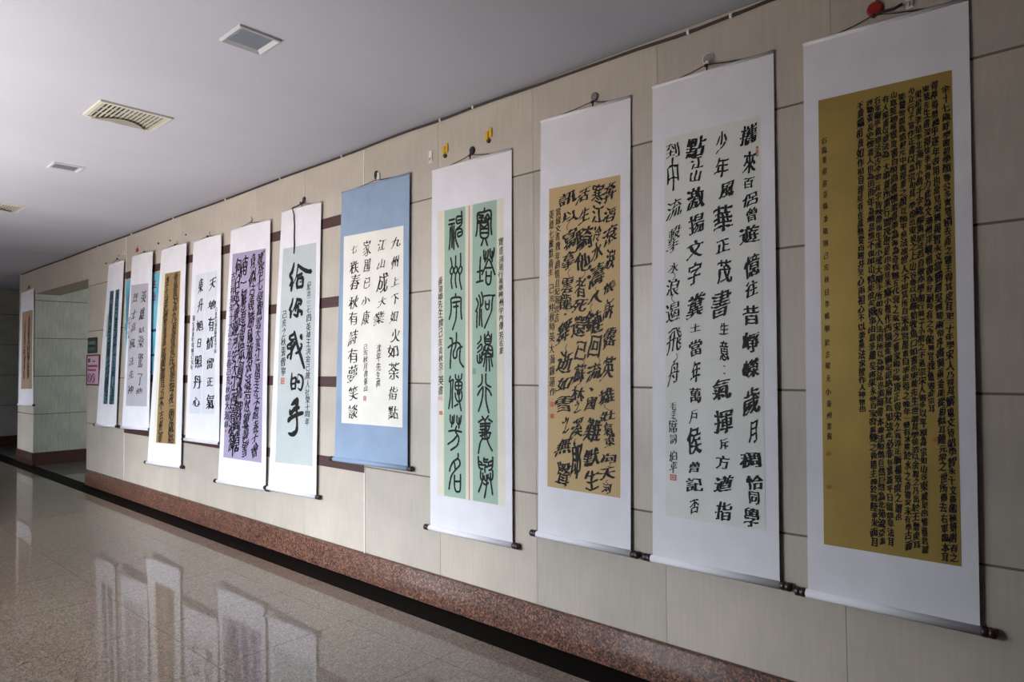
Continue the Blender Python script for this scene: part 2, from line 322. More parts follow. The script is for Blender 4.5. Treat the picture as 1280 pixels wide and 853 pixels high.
# ------------------------------------------------------------------ calligraphy engine
DATA = json.loads(r'''{
"S1":{"q":[[-13.5911,-0.015,2.7953],[-12.8232,-0.015,2.8114],[-12.693,-0.03,0.9535],[-13.5951,-0.03,0.936]],"art":[[0.1447,0.1771],[0.9252,0.1793],[0.9304,0.8563],[0.1678,0.8583]],"hook":[-13.1586,-0.02,2.8516],"cols":[["光昌北回國春華","bold",0.6833,0.2316,0.6583,0.7726,0.1597],["山居夜雨秋風起","run",0.3855,0.2503,0.3654,0.7709,0.1296]],"chars":[],"seals":[],"strokes":[],"rects":[]},
"S2":{"q":[[-9.3625,-0.015,2.8279],[-8.7882,-0.03,2.8116],[-9.0151,-0.025,0.823],[-9.548,-0.08,0.8169]],"art":[[0.2313,0.1679],[0.8259,0.1675],[0.8608,0.8633],[0.2986,0.8652]],"hook":[-9.029,-0.02,2.8813],"cols":[["丹陽堂歸去傳芳","bold",0.3755,0.1698,0.4237,0.863,0.1022],["香月華祥玄門靜","bold",0.7088,0.168,0.7376,0.8611,0.0995],["己亥秋月書於金城","green",0.2,0.3037,0.2222,0.4516,0.0542]],"chars":[],"seals":[],"strokes":[],"rects":[["teal",[0.2313,0.1679],[0.4955,0.1683],[0.5203,0.8639],[0.2983,0.8647]],["teal",[0.6046,0.1672],[0.8303,0.1666],[0.8608,0.8633],[0.595,0.8639]]]},
"S3":{"q":[[-8.5689,-0.015,2.8439],[-7.879,-0.04,2.8117],[-7.9667,-0.03,0.8467],[-8.6221,-0.09,0.8375]],"art":[[0.059,0.1717],[0.8563,0.1728],[0.9103,0.8684],[0.1148,0.8718]],"hook":[-8.1658,-0.02,2.861],"cols":[["詩書平山海","small",0.0509,0.3547,0.0734,0.4852,0.0537]],"chars":[["run",[["英",0.6616,0.2468,0.1797,0.1363],["雄",0.6183,0.3465,0.187,0.1545],["姑",0.6249,0.4354,0.1819,0.0725],["桑",0.6095,0.5041,0.1786,0.1359],["驚",0.6206,0.6106,0.1514,0.1718],["了",0.631,0.7174,0.1259,0.1353],["他",0.6161,0.7833,0.1652,0.0811]]],["run",[["烈",0.2639,0.2489,0.1761,0.1204],["士",0.2643,0.3429,0.1709,0.1108],["高",0.2766,0.4215,0.1427,0.1196],["風",0.2599,0.5161,0.1621,0.1285],["法",0.2624,0.6152,0.1349,0.1098],["先",0.2738,0.6933,0.1317,0.1187],["神",0.2803,0.7774,0.15,0.1002]]]],"seals":[],"strokes":[],"rects":[]},
"S4":{"q":[[-7.6969,-0.015,2.814],[-6.997,-0.04,2.7934],[-7.1327,-0.025,0.5113],[-7.8395,-0.09,0.5019]],"art":[[0.2221,0.1177],[0.8103,0.1177],[0.824,0.8976],[0.2396,0.9005]],"hook":[-7.3166,-0.02,2.8266],"cols":[["雲霞況九府書當民墓每夜一朝歲銘","bold",0.6463,0.1222,0.6801,0.8946,0.1176],["李言群德義事馬韓鶴耳方不吉齊軍","bold",0.3253,0.1333,0.3714,0.8961,0.0985]],"chars":[],"seals":[],"strokes":[],"rects":[["cream",[0.1022,0.1179],[0.8577,0.1174],[0.857,0.8974],[0.1427,0.9007]]]},
"S5":{"q":[[-6.8861,-0.015,2.7963],[-6.2464,-0.03,2.7802],[-6.2789,-0.025,0.812],[-6.9194,-0.07,0.8114]],"art":[[0.1537,0.1727],[0.893,0.1677],[0.8571,0.8584],[0.1021,0.8657]],"hook":[-6.5481,-0.02,2.8195],"cols":[["己亥秋月題於蘭州黃河之濱","small",0.8834,0.3449,0.8739,0.568,0.0484],["張文海書於金城己亥年","small",0.1246,0.3736,0.1311,0.6502,0.0614]],"chars":[["bold",[["天",0.7396,0.2299,0.1552,0.1312],["地",0.7365,0.331,0.1687,0.0924],["有",0.7328,0.4265,0.1323,0.1383],["情",0.716,0.5172,0.1627,0.1305],["留",0.7286,0.6187,0.1431,0.1148],["正",0.722,0.7069,0.1251,0.0917],["氣",0.7333,0.8022,0.1609,0.1447]]],["bold",[["東",0.338,0.2314,0.1092,0.1584],["升",0.3428,0.3295,0.1245,0.142],["旭",0.3478,0.4297,0.1565,0.1101],["日",0.3444,0.5153,0.0853,0.0941],["照",0.3373,0.6075,0.1507,0.1329],["丹",0.3298,0.709,0.1641,0.1325],["心",0.3168,0.8066,0.1449,0.0933]]]],"seals":[],"strokes":[],"rects":[]},
"S6":{"q":[[-6.0792,-0.015,2.7991],[-5.3382,-0.025,2.7837],[-5.409,-0.025,0.4881],[-6.2011,-0.07,0.4747]],"art":[[0.0838,0.0973],[0.9084,0.1025],[0.9126,0.9022],[0.0983,0.8995]],"hook":[-5.707,-0.02,2.8236],"cols":[["寶塔七尋觀雲天寒江萬里去不還赤子會","cur",0.8028,0.1119,0.7826,0.885,0.0971],["身似古義勝風蕭滾滾浩然靈壽雪","cur",0.6309,0.1154,0.5807,0.8835,0.1114],["南一解重萬眾圓挑戰歸隱","cur",0.4204,0.1209,0.3849,0.8786,0.1224],["何日英靈歸河安大江西清波漪","cur",0.2534,0.122,0.2672,0.8749,0.1105],["古三祥海年十大山之三年春己亥秋錦大海錄","small",0.1298,0.1672,0.1409,0.7834,0.0907]],"chars":[],"seals":[["red",0.105,0.791,0.1542,0.8013]],"strokes":[],"rects":[]},
"S7":{"q":[[-5.1699,-0.015,2.8233],[-4.5651,-0.02,2.8062],[-4.6287,-0.025,0.5178],[-5.2782,-0.07,0.5171]],"art":[[0.0894,0.1349],[0.9075,0.1342],[0.9239,0.8955],[0.1294,0.9011]],"hook":[-4.8396,-0.02,2.8765],"cols":[["紀念二二七四英雄王洪金己故人社榮十周年","small",0.7612,0.2647,0.803,0.759,0.0661],["己亥之秋張曹寧","small",0.2032,0.3576,0.2383,0.5916,0.0724]],"chars":[],"seals":[["red",0.1896,0.599,0.2704,0.6213]],"strokes":[[[[0.3948,0.1925,0.0197],[0.3538,0.2224,0.0369],[0.2987,0.2353,0.0272],[0.3619,0.2532,0.0366],[0.3087,0.2719,0.0245]],[[0.3923,0.2594,0.0121],[0.358,0.2755,0.0364],[0.3523,0.2908,0.0267]],[[0.4938,0.2031,0.0217],[0.4556,0.2439,0.0145],[0.3816,0.2703,0.0073]],[[0.4839,0.2015,0.0242],[0.6013,0.2178,0.0355],[0.7149,0.2284,0.0348],[0.8067,0.2309,0.0389]],[[0.4741,0.2415,0.0216],[0.5953,0.2342,0.0307]],[[0.504,0.2476,0.0311],[0.4799,0.2665,0.0358],[0.4932,0.2834,0.0309]],[[0.5046,0.2504,0.0215],[0.6077,0.2496,0.0353],[0.6204,0.2663,0.0327],[0.6141,0.2812,0.028]],[[0.502,0.2807,0.0285],[0.6138,0.2799,0.028]],[[0.5452,0.2635,0.0118],[0.5822,0.2614,0.0118]]],[[[0.3974,0.318,0.0167],[0.3744,0.3399,0.0311],[0.3223,0.3588,0.0216]],[[0.3406,0.3563,0.0215],[0.3625,0.3677,0.0357],[0.3576,0.3857,0.0261]],[[0.5016,0.3208,0.0282],[0.4776,0.3385,0.0259],[0.4258,0.3572,0.0142],[0.3814,0.3679,0.0071]],[[0.5022,0.3236,0.0259],[0.596,0.329,0.0301],[0.5804,0.3426,0.0278]],[[0.5608,0.3368,0.0163],[0.4894,0.3497,0.0305],[0.4646,0.3632,0.0235]],[[0.5323,0.3337,0.0164],[0.5284,0.3584,0.0302],[0.5147,0.3804,0.0348],[0.4301,0.3753,0.0165]],[[0.5383,0.3613,0.0232],[0.6131,0.369,0.0344],[0.6059,0.3785,0.0275]]],[[[0.4581,0.4362,0.0298],[0.4955,0.4571,0.0311],[0.5403,0.4849,0.0339],[0.6104,0.5164,0.035],[0.6657,0.5437,0.0329],[0.7063,0.5631,0.0264]],[[0.447,0.445,0.0248],[0.3568,0.4545,0.0301],[0.3924,0.4646,0.0249],[0.4708,0.4629,0.0197]],[[0.4455,0.4668,0.0214],[0.3826,0.4784,0.0298],[0.3112,0.4842,0.0201],[0.3342,0.4962,0.0283]],[[0.4795,0.4728,0.0245],[0.4253,0.4924,0.041],[0.3469,0.4942,0.0166]],[[0.4103,0.4845,0.0247],[0.4094,0.5082,0.0361],[0.3955,0.532,0.0278]],[[0.3908,0.5122,0.0164],[0.3336,0.5201,0.0232],[0.3291,0.528,0.0281]],[[0.5003,0.4788,0.013],[0.4281,0.5043,0.0164]],[[0.6159,0.4793,0.024],[0.6365,0.4871,0.0239],[0.5827,0.5046,0.032],[0.5075,0.5123,0.0242]],[[0.6291,0.448,0.0241],[0.6174,0.4538,0.045],[0.6384,0.4637,0.0208]]],[[[0.439,0.5806,0.0121],[0.4341,0.6013,0.0265],[0.4286,0.6191,0.0288],[0.4485,0.6397,0.0214]],[[0.4533,0.6012,0.0168],[0.5286,0.5979,0.0237],[0.5266,0.6156,0.026],[0.5233,0.6362,0.0212]],[[0.4477,0.619,0.0191],[0.5137,0.6172,0.019]],[[0.4516,0.6367,0.0191],[0.5268,0.6347,0.0165]],[[0.5825,0.5845,0.0118],[0.6683,0.5944,0.0256],[0.6866,0.6147,0.0254],[0.6484,0.6383,0.0254],[0.5825,0.6329,0.0117]],[[0.573,0.5845,0.0095],[0.5598,0.6125,0.0094],[0.5876,0.6109,0.0305],[0.6065,0.6122,0.0304]]],[[[0.5798,0.6666,0.0163],[0.5268,0.6803,0.0467],[0.4452,0.6929,0.0165]],[[0.5904,0.6738,0.0347],[0.5587,0.7005,0.0417]],[[0.421,0.7109,0.0236],[0.4334,0.7241,0.0352],[0.5229,0.7068,0.0395],[0.6229,0.6998,0.0275]],[[0.3923,0.7498,0.0423],[0.437,0.7403,0.0398],[0.5818,0.7252,0.0344],[0.7041,0.7178,0.0339]],[[0.5759,0.6945,0.0277],[0.573,0.7267,0.0322],[0.5877,0.7558,0.0274],[0.5745,0.7823,0.0409],[0.4859,0.7956,0.0391],[0.4021,0.7926,0.0163]]]],"rects":[]},
"S8":{"q":[[-4.2955,-0.014,2.8321],[-3.4984,-0.018,2.8234],[-3.53,-0.022,0.8399],[-4.353,-0.04,0.8345]],"art":[[0.0556,0.1674],[0.9263,0.1737],[0.9401,0.8601],[0.0938,0.8604]],"hook":[-3.8833,-0.02,2.8699],"cols":[["沈平先生撰","small",0.6127,0.5737,0.614,0.7251,0.0535],["己亥秋月書張山","small",0.4283,0.5717,0.4411,0.7432,0.051]],"chars":[["run",[["九",0.8267,0.2274,0.1052,0.0773],["州",0.821,0.2949,0.0874,0.0937],["上",0.8239,0.3629,0.0869,0.066],["下",0.8265,0.422,0.0778,0.0769],["如",0.8121,0.485,0.1035,0.0879],["火",0.8339,0.5478,0.1025,0.093],["如",0.8087,0.6016,0.1198,0.0876],["荼",0.8222,0.6692,0.1189,0.1201],["指",0.8149,0.7457,0.1015,0.0981],["點",0.8178,0.8129,0.1093,0.0979]]],["run",[["江",0.6346,0.227,0.0917,0.0789],["山",0.6295,0.2937,0.0914,0.0732],["成",0.6513,0.361,0.1357,0.1402],["大",0.6485,0.4283,0.099,0.0784],["業",0.614,0.4851,0.1265,0.101]]],["run",[["家",0.4243,0.2283,0.0962,0.1153],["國",0.429,0.2902,0.0861,0.0978],["已",0.4339,0.3537,0.0761,0.0804],["小",0.42,0.4174,0.1044,0.0631],["康",0.4247,0.479,0.1038,0.1088]]],["run",[["七",0.2316,0.2235,0.0804,0.0589],["秩",0.2379,0.2896,0.1198,0.0939],["春",0.2528,0.3447,0.1288,0.1112],["秋",0.2412,0.4176,0.1284,0.0994],["有",0.2347,0.4775,0.1082,0.0993],["詩",0.2413,0.5487,0.127,0.1281],["有",0.2388,0.6135,0.1167,0.1105],["夢",0.2448,0.6785,0.1256,0.1392],["笑",0.2596,0.75,0.1149,0.1098],["談",0.2573,0.8171,0.1144,0.1096]]]],"seals":[["red",0.4075,0.7588,0.4486,0.7756]],"strokes":[],"rects":[]},
